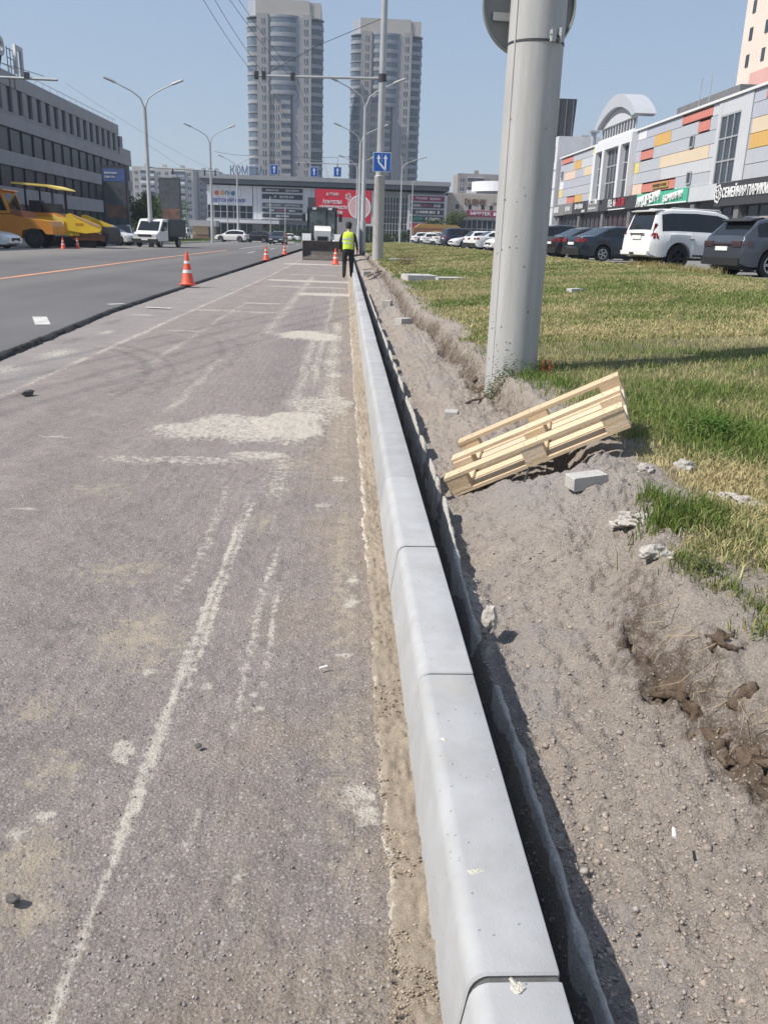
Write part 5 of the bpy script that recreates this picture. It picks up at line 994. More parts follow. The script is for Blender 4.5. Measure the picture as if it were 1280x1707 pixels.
for (a, b_) in ((-2.45, -1.75), (-1.65, -1.1)): mb = MB(); mb.prism([(a, 1.95), (a, 2.75), (b_, 2.75), (b_, 1.95)], -.965, -.955, glass, 'y'); mb.build('side_window', t)
mb = MB(); mb.prism([(-1.0, 1.95), (-1.0, 2.75), (-.66, 2.75), (-.38, 1.95)], -.965, -.955, glass, 'y'); mb.build('side_window', t)
mb = MB(); mb.add([(-.19, -.8, 1.9), (-.19, .8, 1.9), (-.52, .8, 2.85), (-.52, -.8, 2.85)], [(0, 1, 2, 3)], glass); mb.build('windscreen', t)
mb = MB(); mb.prism([(-2.75, 3.0), (-2.7, 3.1), (-.5, 3.08), (-.4, 3.0)], -1.05, 1.05, org, 'y'); mb.build('cab_roof', t)
for wx, wr_ in ((.98, .52), (-2.2, .55)):
    for s in (-1, 1):
        mb = MB(); mb.lathe([(.28, -.18), (wr_*.9, -.2), (wr_, -.14), (wr_, .14), (wr_*.9, .2), (.28, .18)], rubber, 28, Matrix.Translation((wx, s*.86, wr_)), axis='y', closed=True); w_ = mb.build('wheel', t)
        mb = MB(); mb.lathe([(0, -.16), (.28, -.17), (.28, .1), (0, .1)], dark_alloy, 20, Matrix.Translation((wx, s*.86, wr_)), axis='y'); mb.build('rim', w_)
t.scale = (1.1, 1.1, 1.1)
# ================================================================== BUILDINGS
fglass = mat('facade_glass', (.035, .042, .052), .12, 0, .35, .6, 0, 1, .6)
frame_w = mat('window_frame_white', (.70, .70, .69), .5, 0, .05, 3); frame_g = mat('window_frame_grey', (.40, .41, .42), .5, .2, .08, 3)
NX = (PI/2, 0, -PI/2)   # lettering on a wall that faces the road from the right
NY = (PI/2, 0, 0)       # lettering on a wall that faces the viewer
PXc = (PI/2, 0, PI/2)   # lettering facing the road from the left
# ---------------- shopping arcade on the right (wall plane x = 24, facing the road)
pan = {k: mat('panel_'+k, c_, .55, 0, .04, 1.2, 0, 1, .4) for k, c_ in dict(grey=(.44, .455, .485), light=(.53, .54, .56), lilac=(.42, .435, .49), red=(.58, .21, .165), amber=(.62, .38, .12), cream=(.66, .54, .39), peach=(.70, .53, .42), white=(.68, .69, .71), yellow=(.66, .55, .22)).items()}
dark_fascia = mat('dark_fascia', (.045, .047, .052), .6, 0, .1, 2); soffit = mat('arcade_wall', (.16, .16, .165), .8, 0, .15, 1)
t = empty('shopping_arcade', (24, 75, .6), label='long panelled shopping arcade with coloured cladding and shop signs at right', cat='building')
def yz(y, z): return y-75, z-.6
mb = MB(); mb.box(.35, 22, -40, 27.5, -.6, 9.8, soffit); mb.box(.1, 22, -40, 27.5, 9.8, 10.0, frame_g); mb.build('wall', t, smooth=0)
mb = MB(); mb.box(-.18, .5, -40, 27.6, 9.75, 9.9, frame_w); mb.build('parapet_cap', t, smooth=0)
shapes = []
rows_z = [5.35, 6.2, 7.05, 7.9, 8.75, 9.6, 10.32]
rc = random.Random(12)
def panel(y0, y1, z0, z1, k, d=0.):
    mb = MB(); a, b_ = yz(y0, z0); c_, e_ = yz(y1, z1); mb.box(-.02-d, .10, min(a, c_)+.02, max(a, c_)-.02, b_+.018, e_-.018, pan[k]); mb.build('cladding_panel', t, smooth=0)
blocks = [(35, 54.6), (59.6, 75.9), (87.2, 102.4)]
accents = {(35, 54.6): [(5, 38, 53, 'red'), (6, 47, 54.4, 'red'), (3, 51.2, 54.4, 'cream'), (2, 40, 54.4, 'amber')],
           (59.6, 75.9): [(5, 60.6, 66.0, 'red'), (4, 60.8, 62.8, 'red'), (4, 68.0, 71.6, 'amber'), (3, 71.6, 74.6, 'red'), (2, 60.4, 69.8, 'cream'), (0, 66.0, 73.4, 'red'), (5, 73.6, 75.6, 'white'), (2, 74.6, 75.8, 'yellow'), (0, 73.4, 75.8, 'peach')],
           (87.2, 102.4): [(5, 97, 102, 'red'), (5, 87.6, 89.5, 'yellow'), (4, 93.4, 96.2, 'amber'), (3, 95.5, 100.2, 'peach'), (3, 88.2, 92.2, 'cream'), (0, 92, 95.0, 'amber'), (0, 87.5, 89.5, 'peach'), (0, 95.2, 98.4, 'red'), (1, 100.5, 102.2, 'yellow'), (2, 100.4, 102.2, 'white')]}
for bl in blocks:
    for r_ in range(6):
        cuts = [a for a in accents[bl] if a[0] == r_]; y = bl[0]
        for (_, a, b_, k) in sorted(cuts, key=lambda q: q[1]):
            if a-y > .3: panel(y, a, rows_z[r_], rows_z[r_+1], rc.choice(['grey', 'grey', 'light', 'lilac']))
            panel(a, b_, rows_z[r_]+(.1 if k == 'red' else 0), rows_z[r_+1]-(.0 if k != 'red' else .1), k, .008); y = b_
        if bl[1]-y > .2:
            m_ = y+(bl[1]-y)*rc.uniform(.4, .6) if bl[1]-y > 5 else None
            if m_: panel(y, m_, rows_z[r_], rows_z[r_+1], rc.choice(['grey', 'light'])); y = m_
            panel(y, bl[1], rows_z[r_], rows_z[r_+1], rc.choice(['grey', 'grey', 'lilac']))
def shop_window(y0, y1, z0, z1, nx_, nz_, parent, x=0., fr=frame_g):
    mb = MB(); a, b_ = yz(y0, z0); c_, e_ = yz(y1, z1); mb.box(x+.02, x+.06, a, c_, b_, e_, fglass); w_ = mb.build('window', parent, smooth=0)
    mb = MB()
    for i in range(nx_+1): q = a+(c_-a)*i/nx_; mb.box(x-.04, x+.02, q-.05, q+.05, b_, e_, fr)
    for i in range(nz_+1): q = b_+(e_-b_)*i/nz_; mb.box(x-.045, x+.015, a, c_, q-.05, q+.05, fr)
    mb.build('mullion', w_, smooth=0)
for (a, b_) in ((54.65, 56.05), (59.05, 59.55)):
    mb = MB(); p0, q0 = yz(a, 5.35); p1, q1 = yz(b_, 10.32); mb.box(-.06, .1, p0, p1, q0, q1, pan['light']); mb.build('pilaster', t, smooth=0)
mb = MB(); p0, q0 = yz(56.05, 9.45); p1, q1 = yz(59.05, 10.32); mb.box(-.05, .1, p0+.005, p1-.005, q0, q1, pan['light']); mb.build('pilaster', t, smooth=0)
shop_window(56.1, 59.0, 5.3, 9.4, 3, 3, t)
for (y, z) in ((63.2, 8.0), (62.9, 5.6), (100.9, 8.2)): shop_window(y, y+.7, z, z+.75, 1, 1, t, -.08)
# entrance bay with the arched top
mb = MB(); p0, p1 = 75.9-75, 87.2-75; mb.box(-.5, 2, p0, p1, 9.0, 9.75, pan['white'])
for (a, b_) in ((75.9, 76.2), (78.6, 79.3), (83.6, 84.3), (86.4, 87.2)): mb.box(-.55, .3, a-75, b_-75, 4.7, 9.0, pan['white'])
mb.build('entrance_frame', t, smooth=0)
shop_window(76.2, 78.6, 5.3, 9.55, 2, 3, t, -.1); shop_window(79.3, 83.6, 5.3, 9.55, 4, 3, t, -.1); shop_window(84.3, 86.4, 5.3, 9.55, 2, 3, t, -.1)
mb = MB(); n_ = 18; arcp = []
for i in range(n_+1): u = i/n_; arcp.append((p0-.4+(p1-p0+.8)*u, 11.1+2.2*math.sin(PI*u)**.8))
inn = [(p0+.5+(p1-p0-1.)*(1-i/n_), 11.0+1.25*math.sin(PI*i/n_)**.8) for i in range(n_+1)]
mb.prism(arcp+inn, -.6, 1.2, pan['grey'], 'x'); mb.build('arched_roof', t, smooth=0)
mb = MB(); mb.box(-.3, 5, p0+.3, p1-.3, 9.75, 10.0, pan['white']); mb.prism([(p0+.6, 11.0)]+[(p0+.6+(p1-p0-1.2)*i/n_, 11.0+1.2*math.sin(PI*i/n_)**.8) for i in range(1, n_)]+[(p1-.6, 11.0)], -.2, 0, pan['light'], 'x'); mb.build('arch_wall', t, smooth=0)
shop_window(76.6, 86.5, 10.65, 11.6, 12, 1, t, -.05, frame_w)
mb = MB(); mb.box(5.5, 16, 2, 11, 10, 11.9, soffit); mb.box(3, 15, -11, .9, 10, 11.6, soffit); mb.build('roof_plant_room', t, smooth=0); shop_window(66, 75, 10.7, 11.6, 6, 1, t, 2.9, frame_g)
for y in (64.2, 66.0): mb = MB(); mb.tube([(1, y-75, 9.9), (1, y-75, 12.2)], .035, frame_g, 6); mb.build('roof_mast', t)
# ground floor behind the signs
for (a, b_, nx_) in ((36, 45, 5), (46, 54, 5), (56, 61, 3), (68.5, 75, 5), (77, 83, 4), (84.5, 92, 5), (93, 101, 5)): shop_window(a, b_, .9, 3.9, nx_, 1, t, .25, dkmetal)
for y in (36, 45.5, 54.8, 62, 67.8, 76, 84, 92.5, 101.5): mb = MB(); p, q = yz(y, .3); mb.box(-.05, .5, p-.35, p+.35, -.6, 3.6, soffit); mb.build('column', t, smooth=0)
# shop signs
def sign(y0, y1, z0, z1, m, x=-.25):
    mb = MB(); a, b_ = yz(y0, z0); c_, e_ = yz(y1, z1); mb.box(x, .05, a, c_, b_, e_, m); return mb.build('sign_board', t, smooth=0)
grn = mat('sign_green', (.07, .40, .26), .5, 0, .05, 2); redl = mat('letter_red', (.60, .02, .06), .5, 0, .05, 5); wl_ = mat('letter_white', (.80, .80, .79), .5, 0, .04, 5); brn = mat('letter_brown', (.16, .08, .04), .6, 0, .1, 5); mid_grey = mat('sign_mid_grey', (.20, .20, .20), .6, 0, .08, 3)
s_ = sign(35, 57.8, 3.9, 5.3, dark_fascia); text('СЕМЕЙНАЯ ПАРИКМАХЕРСКАЯ', .78, wl_, (-.30, 51.9-75, 4.05), NX, s_, width=9.4); b = MB()
for q in range(7): a = 2*PI*q/7; b.lathe([(.12, -.02), (.2, -.02), (.2, .02), (.12, .02)], wl_, 10, Matrix.Translation((-.29, 57.3-75+.34*math.cos(a), 4.05+.38*math.sin(a))) @ Matrix.Rotation(PI/2, 4, 'Z'), axis='y', closed=True)
b.build('flower_emblem', s_)
sign(57.85, 62.5, 4.35, 5.32, pan['light'], -.2)
s_ = sign(62.55, 73.6, 4.35, 5.32, grn, -.28); text('АНДРЕИЧ', .95, wl_, (-.36, 70.6-75, 4.22), (PI/2, rad(-4), -PI/2), s_, ext=.06, width=5.2); text('БОЧКАРИ', .62, wl_, (-.36, 65.2-75, 4.22), (PI/2, rad(-4), -PI/2), s_, ext=.06, width=3.6)
b = MB(); b.box(-.31, -.275, 62.6-75, 73.6-75, 3.76, 3.84, wl_); b.build('sign_edge', s_, smooth=0)
b = MB(); b.box(-.12, -.03, 67.2-75, 70.6-75, 5.02, 5.42, mat('sign_gold', (.45, .33, .10), .5, 0, .1, 4)); s_ = b.build('sign_board', t, smooth=0); scribble(brn, (-.14, 68.9-75, 5.22), NX, s_, 3.0, .24, 14, seed=3)
s_ = sign(73.7, 84.6, 4.3, 5.35, dark_fascia); scribble(wl_, (-.30, 80.3-75, 4.3), NX, s_, 2.4, .65, 3, seed=4); scribble(redl, (-.30, 77.8-75, 4.3), NX, s_, 2.4, .65, 3, seed=5); b = MB(); b.box(-.29, -.255, 76.6-75, 81.4-75, 3.72, 3.8, wl_); b.build('underline', s_)
s_ = sign(84.7, 88.4, 4.35, 5.5, mid_grey, -.3); text('PORTAL', .62, wl_, (-.35, 86.5-75, 4.6), NX, s_, width=2.8); scribble(wl_, (-.35, 86.5-75, 4.05), NX, s_, 2.6, .2, 11, seed=6)
s_ = sign(88.5, 94.6, 4.3, 5.45, dark_fascia); scribble(wl_, (-.30, 91.8-75, 4.4), NX, s_, 3.2, .5, 6, seed=7); scribble(wl_, (-.30, 89.9-75, 3.9), NX, s_, 1.3, .26, 5, seed=8)
s_ = sign(94.7, 98.2, 4.35, 5.45, mid_grey); scribble(wl_, (-.30, 96.4-75, 4.3), NX, s_, 2.0, .5, 5, seed=9)
s_ = sign(98.3, 104.4, 4.3, 5.45, mid_grey); scribble(wl_, (-.30, 101.6-75, 4.3), NX, s_, 2.2, .6, 5, seed=10)
# ---------------- white annex with rooftop billboard beyond the arcade
t = empty('white_annex', (23.6, 103, .6), label='white rendered annex at the far end of the arcade with small windows', cat='building')
wr_ = mat('white_render', (.60, .61, .63), .8, 0, .06, 1)
mb = MB(); mb.box(0, 10, .1, 14, -.6, 12.2, wr_); mb.box(-.6, 0, 3, 14, -.6, 14, wr_); mb.build('wall', t, smooth=0)
for z in (4.6, 6.6, 8.6): mb = MB(); mb.box(-.03, .0, .1, 3, z, z+.12, frame_g); mb.build('string_course', t, smooth=0)
for (y, z, h_) in ((1.2, 9.6, 1.6), (1.4, 5.3, .9), (1.2, 2.6, .9)): mb = MB(); mb.box(-.05, .05, y, y+.8, z, z+h_, fglass); mb.build('window', t, smooth=0)
t = empty('roof_billboard', (24.6, 108, 11.9), rad(0), 'dark backed billboard on the roof of the white annex', 'billboard')
mb = MB(); mb.prism([(-1.6, 0), (1.6, 0), (1.8, 5.4), (-1.6, 5.4)], -.4, .2, dkmetal, 'y'); mb.build('back', t, smooth=0)
for x in (-1.2, -.3, .6, 1.4): mb = MB(); mb.box(x, x+.10, -.46, -.4, 0, 5.3, soffit); mb.build('rib', t, smooth=0)
mb = MB(); mb.box(-1.75, -1.6, -.5, .3, .4, 5.2, wl_); mb.build('banner_edge', t, smooth=0)
for k, y in enumerate((105.0, 101.0)):
    t = empty('roof_vent', (27, y, 10.4), label=['left of the two roof vents beside the arched entrance', 'right of the two roof vents beside the arched entrance'][k], cat='vent'); mb = MB(); mb.tube([(0, 0, 0), (0, 0, 2.6)], .28, galv, 10); mb.build('duct', t); mb = MB(); mb.box(-.5, .5, -.5, .5, 2.6, 2.8, galv); mb.build('cowl', t)
t = empty('roof_house', (30, 99, 10.6), label='low grey roof house left of the arched entrance', cat='building'); mb = MB(); mb.box(-1.5, 8, -9, 3.5, -1, 1.1, soffit); mb.build('wall', t, smooth=0)
# ---------------- pale pink tower at the upper right
t = empty('pink_tower', (52, 118, 0), label='pale pink high-rise rising behind the arcade at the upper right', cat='building')
pk_m = mat('pale_pink_render', (.72, .60, .52), .8, 0, .05, .3); pk2 = mat('rose_render', (.62, .36, .32), .8, 0, .05, .3)
mb = MB(); mb.box(.5, 26, -10, 8, 0, 62, pk_m); mb.build('wall', t, smooth=0); mb = MB(); mb.box(.6, 26, -10.06, -10, 20.3, 23.3, pk2); mb.build('band', t, smooth=0); mb = MB(); mb.box(.44, .5, -10, 4, 20.3, 23.3, pk2); mb.build('band', t, smooth=0)
for f in range(6):
    for x in (-5.5, 0.5, 5): mb = MB(); mb.box(.42, .52, x, x+.9, 24.3+f*3.2, 25.8+f*3.2, fglass); mb.build('window', t, smooth=0)
# ---------------- concrete office block on the left (wall plane x = -30, facing the road)
conc = mat('grey_concrete_panel', (.25, .25, .26), .85, 0, .10, .8, .2, 6); conc2 = mat('grey_concrete_band', (.30, .30, .31), .85, 0, .10, .8, .2, 6)
oglass = mat('office_glass', (.022, .026, .032), .25, 0, .4, .7, 0, 1, .25)
t = empty('office_block', (-30, 95, 0), label='grey four-storey office block with strip windows and roof letters at left', cat='building')
def band(z0, z1, m, y0, y1, d=0., nm='wall_band'):
    mb = MB(); y = y0
    while y < y1-.1:
        e_ = min(y+6.0, y1); q = MB(); q.box(-.3, .0+d, y-95+.02, e_-95-.02, z0+.01, z1-.01, m); q.build(nm, t, smooth=0); y = e_
mb = MB(); mb.box(-16, -.3, -70, 27.5, 0, 14.0, conc); mb.box(-16, -.3, 27.5, 33.5, 0, 11.5, conc); mb.build('wall', t, smooth=0)
band(13.0, 14.2, conc2, 28, 122.5, .06, 'parapet_panel'); band(10.6, 10.95, conc, 28, 122.5); band(9.6, 10.6, conc2, 28, 128.5, .10); band(6.4, 7.6, conc2, 28, 128.5, .10); band(3.2, 4.6, conc2, 28, 128.5, .12); band(0, .9, conc, 28, 128.5, .05); band(10.6, 11.6, conc2, 122.5, 128.5, .08)
y = 30.2
while y < 122:
    q = MB(); q.box(-.3, .0, y+1.35-95, y+2.55-95, 10.95, 13.0, conc); q.build('pier', t, smooth=0)
    q = MB(); q.box(-.29, -.2, y-95, y+1.35-95, 10.95, 13.0, oglass); q.build('window', t, smooth=0)
    y += 2.55
for (z0, z1) in ((7.6, 9.6), (4.6, 6.4), (.9, 3.2)):
    y = 30
    while y < 128:
        q = MB(); q.box(-.28, -.2, y-95+.04, min(y+3, 128.4)-95-.04, z0, z1, oglass); q.build('window', t, smooth=0); q = MB(); q.box(-.28, -.08, y-95-.04, y-95+.04, z0, z1, dark_fascia); q.build('mullion', t, smooth=0); y += 3
mb = MB(); mb.tube([(-.2, -60, 14.75), (-.2, 27, 14.75)], .03, frame_g, 6)
for k in range(40): mb.tube([(-.2, -60+k*2.2, 14.2), (-.2, -60+k*2.2, 14.75)], .025, frame_g, 5)
mb.build('roof_rail', t, smooth=0)
mb = MB(); mb.box(-10, -1.5, -70, -8, 14.0, 16.2, conc); mb.build('penthouse', t, smooth=0)
for k, (y, ch) in enumerate(((85.6, 'Р'), (90.2, 'П'))):
    text(ch, 3.2, frame_g, (-.9, y-95, 15.8), PXc, t, 'roof_letter', .12); mb = MB()
    for q in range(4): mb.tube([(-1.5, y-95-1.2+q*.8, 14.2), (-1.5, y-95-1.2+q*.8, 17)], .04, dkmetal, 5); mb.tube([(-1.5, y-95-1.3, 14.6+q*.75), (-1.5, y-95+1.3, 14.6+q*.75)], .04, dkmetal, 5)
    mb.build('letter_frame', t, smooth=0)
# ---------------- advertising pylons by the office block
def pylon(x, y, w_, h_, label, top, z=0):
    t = empty('advertising_pylon', (x, y, z), label=label, cat='billboard'); mb = MB(); mb.box(-w_/2, w_/2, -.25, .25, 0, h_, dark_fascia); mb.build('frame', t, smooth=0)
    adm = mat('poster_dark', (.075, .08, .085), .5, 0, .4, 1.5); b1 = mat('poster_blue', (.07, .12, .28), .5, 0, .2, 2); b2 = mat('poster_brown', (.17, .09, .06), .5, 0, .5, 1.2)
    mb = MB(); mb.box(-w_/2+.15, w_/2-.15, -.27, -.252, h_*.2, h_*.97, adm); po = mb.build('poster', t, smooth=0); mb = MB(); mb.box(-w_/2+.15, w_/2-.15, -.28, -.272, h_*.80, h_*.96, b1 if top else adm); mb.build('poster_strip', po, smooth=0); mb = MB(); mb.box(-w_/2+.3, w_/2-.25, -.28, -.272, h_*.34, h_*.5, b2); mb.build('poster_strip', po, smooth=0)
    if top: scribble(wl_, (-w_*.12, -.29, h_*.905), NY, po, w_*.5, .2, 9, seed=1); scribble(wl_, (-w_*.16, -.29, h_*.855), NY, po, w_*.42, .2, 8, seed=2)
    return t
pylon(-21.6, 86, 2.3, 6.9, 'tall dark advertising pylon with a blue strip before the office block', True)
pylon(-28.9, 150, 3.4, 9.5, 'dark advertising pylon on a grey stone base before the flats', False)
mb = MB(); mb.box(-30.8, -27.0, 149.2, 151, 0, 1.7, conc); tag(mb.build('stone_plinth', smooth=0), 'grey stone plinth under the far dark pylon', 'plinth')
t = empty('kiosk', (-23.6, 150, 0), label='small tan kiosk with a pale flat roof by the second lamp', cat='kiosk'); tan = mat('kiosk_tan', (.40, .30, .20), .8, 0, .1, 2)
mb = MB(); mb.box(-1.6, 1.8, -1.5, 1.5, 0, 2.2, tan); mb.build('wall', t, smooth=0); mb = MB(); mb.box(-2.1, 2.3, -1.9, 1.9, 2.2, 3.1, frame_g); mb.build('roof', t, smooth=0); mb = MB(); mb.box(-1.62, 1.82, -1.53, -1.5, 0, .9, mat('kiosk_brown', (.2, .13, .09), .8, 0, .1, 2)); mb.build('base_panel', t, smooth=0); mb = MB(); mb.box(1.0, 1.75, -1.54, -1.5, .05, 2.1, dkmetal); mb.build('door', t, smooth=0)
# traffic island with kerb and grass on the left
mb = MB(); mb.prism([(-21.5, 84), (-18.6, 84), (-17.6, 88), (-17.6, 138), (-18.5, 141), (-22, 141)], .0, .2, slab_m, 'z'); isl = tag(mb.build('traffic_island', smooth=0), kind='structure')
V = []; F = []; C = []; n_ = 9000; px = rng.uniform(-21.3, -17.9, n_); py = rng.uniform(85.5, 140, n_); a = rng.random(n_)*6.28; h_ = .12+.15*rng.random(n_)
V = np.stack([np.stack([px-.05*np.cos(a), py-.05*np.sin(a), 0*px+.19], 1), np.stack([px+.05*np.cos(a), py+.05*np.sin(a), 0*px+.19], 1), np.stack([px+.06*np.sin(a), py, .19+h_], 1)], 1).reshape(-1, 3); F = np.arange(n_*3).reshape(-1, 3)
cl = np.array([[.16, .20, .06]])*(.6+.8*rng.random((n_, 1))); o = np_obj('island_grass', V, F, grass_mat, np.repeat(cl, 3, 0)); tag(o, 'short grass on the left traffic island', 'grass', kind='stuff')
# ---------------- shopping mall across the end of the road (wall plane y = 170)
white_p = mat('mall_white_panel', (.66, .67, .70), .6, 0, .05, .6); mall_grey = mat('mall_grey', (.30, .31, .33), .7, 0, .08, .6); roof_dk = mat('mall_roof_dark', (.13, .145, .165), .6, 0, .1, .5)
t = empty('shopping_mall', (-4, 170, 0), label='wide white shopping mall with a grey slab roof closing the road', cat='building')
mb = MB(); mb.box(-22, 22.6, .4, 40, 0, 9.6, mall_grey); mb.build('wall', t, smooth=0)
mb = MB(); mb.box(-23, 23, -1.0, 41, 9.95, 10.9, roof_dk); mb.build('roof', t, smooth=0); mb = MB(); mb.box(-23.2, 23.2, -1.3, -.98, 10.75, 11.5, mall_grey); mb.build('roof_fascia', t, smooth=0)
def mpanel(x0, x1, z0, z1, m=white_p, d=0, nm='facade_panel'):
    mb = MB(); mb.box(x0+4+.02, x1+4-.02, -d, .4, z0+.02, z1-.02, m); return mb.build(nm, t, smooth=0)
def mglass(x0, x1, z0, z1, nx_, nz_, nm='window', d=0.):
    mb = MB(); mb.box(x0+4, x1+4, .30-d, .395, z0, z1, fglass); w_ = mb.build(nm, t, smooth=0); mb = MB()
    for i in range(nx_+1): q = x0+4+(x1-x0)*i/nx_; mb.box(q-.06, q+.06, .22-d, .30-d, z0, z1, frame_g)
    for i in range(nz_+1): q = z0+(z1-z0)*i/nz_; mb.box(x0+4, x1+4, .225-d, .298-d, q-.05, q+.05, frame_g)
    mb.build('mullion', w_, smooth=0)
for i in range(4): mpanel(-26+i*2.1, -26+(i+1)*2.1, 6.2, 9.7)
mglass(-26, -17.6, 3.9, 6.2, 7, 2); mglass(-26, -17.6, .3, 3.0, 7, 1)
mb = MB(); mb.box(-22, -8.6, -1.5, .3, 3.1, 3.7, white_p); mb.build('canopy', t, smooth=0)
for i in range(2): mpanel(-17.5+i*.75, -16.75+i*.75, 3.8, 9.7)
mpanel(-16.0, -6.6, 3.9, 9.7, white_p, .05)
for i, (x0, x1) in enumerate(((-6.6, -5.6), (-5.1, -4.5), (-4.0, -3.4), (-2.9, -.6))): mpanel(x0, x1, 3.3, 9.7)
for (x0, x1) in ((-5.6, -5.1), (-4.5, -4.0), (-3.4, -2.9)): mglass(x0, x1, 4.2, 8.6, 1, 6, 'slit_window'); mpanel(x0, x1, 8.6, 9.7); mpanel(x0, x1, 3.3, 4.2)
for i in range(3): mpanel(-.6+i*2, 1.4+i*2, 3.3, 9.7)
mpanel(5.4, 6.2, 3.3, 9.7, mall_grey)
mglass(6.4, 11.4, .3, 8.6, 9, 7, 'curtain_wall'); mglass(-15.9, -.6, .3, 3.2, 14, 1); mglass(-.5, 5.3, .3, 3.2, 6, 1)
for i in range(2): mpanel(11.4+i*3.7, 15.1+i*3.7, 2.9, 9.2, white_p, .3)
mglass(11.5, 18.6, .3, 2.8, 6, 1)
# sign strips on the mall
def strip(x0, x1, z0, z1, m, words, lm=wl_, d=.12):
    mb = MB(); mb.box(x0+4, x1+4, -d-.08, -d+.02, z0, z1, m); s_ = mb.build('sign_board', t, smooth=0)
    for (w_, cx, wd_, mm) in words:
        if w_.startswith('~'): scribble(mm or lm, (cx+4, -d-.09, (z0+z1)/2-.02), NY, s_, wd_, (z1-z0)*.5, int(w_[1:]), seed=int(cx*7)); continue
        text(w_, (z1-z0)*.62, mm or lm, (cx+4, -d-.09, (z0+z1)/2-.02), NY, s_, 'lettering', .01, width=wd_)
nv = mat('sign_night_blue', (.03, .04, .055), .5, 0, .1, 2); mag = mat('sign_magenta', (.26, .03, .10), .5, 0, .08, 2); teal = mat('letter_teal', (.04, .35, .25), .5, 0, .1, 2); pinkl = mat('letter_pink', (.55, .10, .18), .5, 0, .1, 2); gy = mat('sign_strip_grey', (.14, .14, .145), .5, 0, .1, 2)
strip(-15.8, -8.3, 8.75, 9.45, nv, [('~9', -13.9, 2.4, None), ('~10', -10.1, 2.6, None)]); strip(-15.8, -8.3, 7.55, 8.4, nv, [('А', -13.4, .5, None), ('~9', -11.2, 2.6, None)]); strip(-15.8, -8.3, 6.2, 6.85, gy, [('~10', -13.6, 2.8, None), ('~11', -10.2, 2.8, None)]); strip(-15.8, -8.3, 5.25, 5.85, nv, [('~6', -14.0, 1, None), ('~6', -12.1, 1.8, pinkl), ('~7', -10.2, 1.2, None)]); strip(-15.8, -8.3, 4.25, 4.9, nv, [('~7', -12, 2.4, None)])
strip(11.9, 18.2, 8.1, 9.0, mag, [('ЭТАЖИ', 13.9, 2.2, None), ('~12', 16.5, 2.0, None)], d=.4); strip(11.9, 18.2, 6.9, 7.8, nv, [('~7', 13.2, 1.4, None), ('RBT.ru', 15.0, 1.8, pinkl), ('~7', 16.9, 1.3, None)], d=.4); strip(11.9, 18.2, 5.7, 6.6, nv, [('~10', 14.8, 3.6, None), ('Z', 17.2, .5, None)], d=.4); strip(11.9, 18.2, 4.4, 5.4, nv, [('СУПЕР', 13.3, 1.9, teal), ('О ЛЕНТА', 16.2, 2.8, None)], d=.4); strip(11.9, 18.2, 3.3, 4.1, mag, [('~7', 13.2, 2.0, pinkl), ('~11', 16.2, 2.6, None)], d=.4)
text('ДЕТСКИЙ МИР', .8, mat('letter_blue', (.06, .10, .38), .5, 0, .1, 2), (-22+4, -.02, 7.0), NY, t, 'lettering', .04, width=6.2)
for k, (x, c_) in enumerate(((-24.2, (.62, .14, .08)), (-23.2, (.62, .35, .2)), (-22.3, (.16, .25, .36)), (-21.2, (.06, .20, .32)))):
    mb = MB(); mb.lathe([(0, -.03), (.42, -.03), (.42, .03), (0, .03)], mat('logo_dot_%d' % k, c_, .5, 0, .05, 3), 18, Matrix.Translation((x+4, -.03, 8.3)), axis='y'); mb.build('logo_shape', t)
kom = mat('letter_steel_blue', (.16, .21, .34), .5, 0, .1, 2); text('КОМЕТА', 1.9, kom, (-18.5+4, -.6, 12.2), NY, t, 'roof_letters', .12, width=6.2)
mb = MB()
for q in range(9): mb.tube([(-21+4+q*.85, -.4, 11.4), (-21+4+q*.85, -.4, 13.3)], .04, dkmetal, 5)
mb.build('letter_frame', t, smooth=0)
# the big red billboard before the mall
t = empty('red_billboard', (-.7, 160, 0), label='large red estate agency billboard standing before the mall', cat='billboard'); rd = mat('billboard_red', (.62, .015, .045), .5, 0, .06, .5)
mb = MB(); mb.box(-5.0, 5.0, -.1, .25, 3.6, 9.2, dkmetal); mb.build('frame', t, smooth=0); mb = MB(); mb.box(-4.9, 4.9, -.14, -.105, 3.7, 9.1, rd); po = mb.build('poster', t, smooth=0)
text('△ ЭТАЖИ', .62, wl_, (-1.9, -.16, 8.3), NY, po, width=2.2); text('Агентство', .95, wl_, (-1.9, -.16, 7.05), NY, po, width=3.4); text('недвижимости', .95, wl_, (-1.7, -.16, 6.2), NY, po, width=4.8); text('№1 в России', .95, wl_, (-1.9, -.16, 5.35), NY, po, width=3.6)
pp = mat('poster_pink', (.72, .45, .45), .5, 0, .12, 1.5)
mb = MB(); mb.lathe([(1.75, -.01), (2.0, -.01), (2.0, .01), (1.75, .01)], wl_, 40, Matrix.Translation((2.9, -.155, 6.3)), axis='y', closed=True); mb.lathe([(0, 0), (1.72, 0)], pp, 40, Matrix.Translation((2.9, -.15, 6.3)), axis='y'); mb.build('round_emblem', po)
mb = MB()
for q in range(5): mb.lathe([(0, 0), (.28, 0)], pp, 10, Matrix.Translation((.9+.3*math.cos(q*1.26), -.15, 8.0+.35*math.sin(q*1.26))), axis='y')
mb.box(.82, .98, -.152, -.149, 6.4, 7.8, pp); mb.build('flower_print', po)
for x in (-3.5, 0, 3.5): mb = MB(); mb.box(x-.12, x+.12, .0, .3, 0, 3.6, dkmetal); mb.build('leg', t, smooth=0)
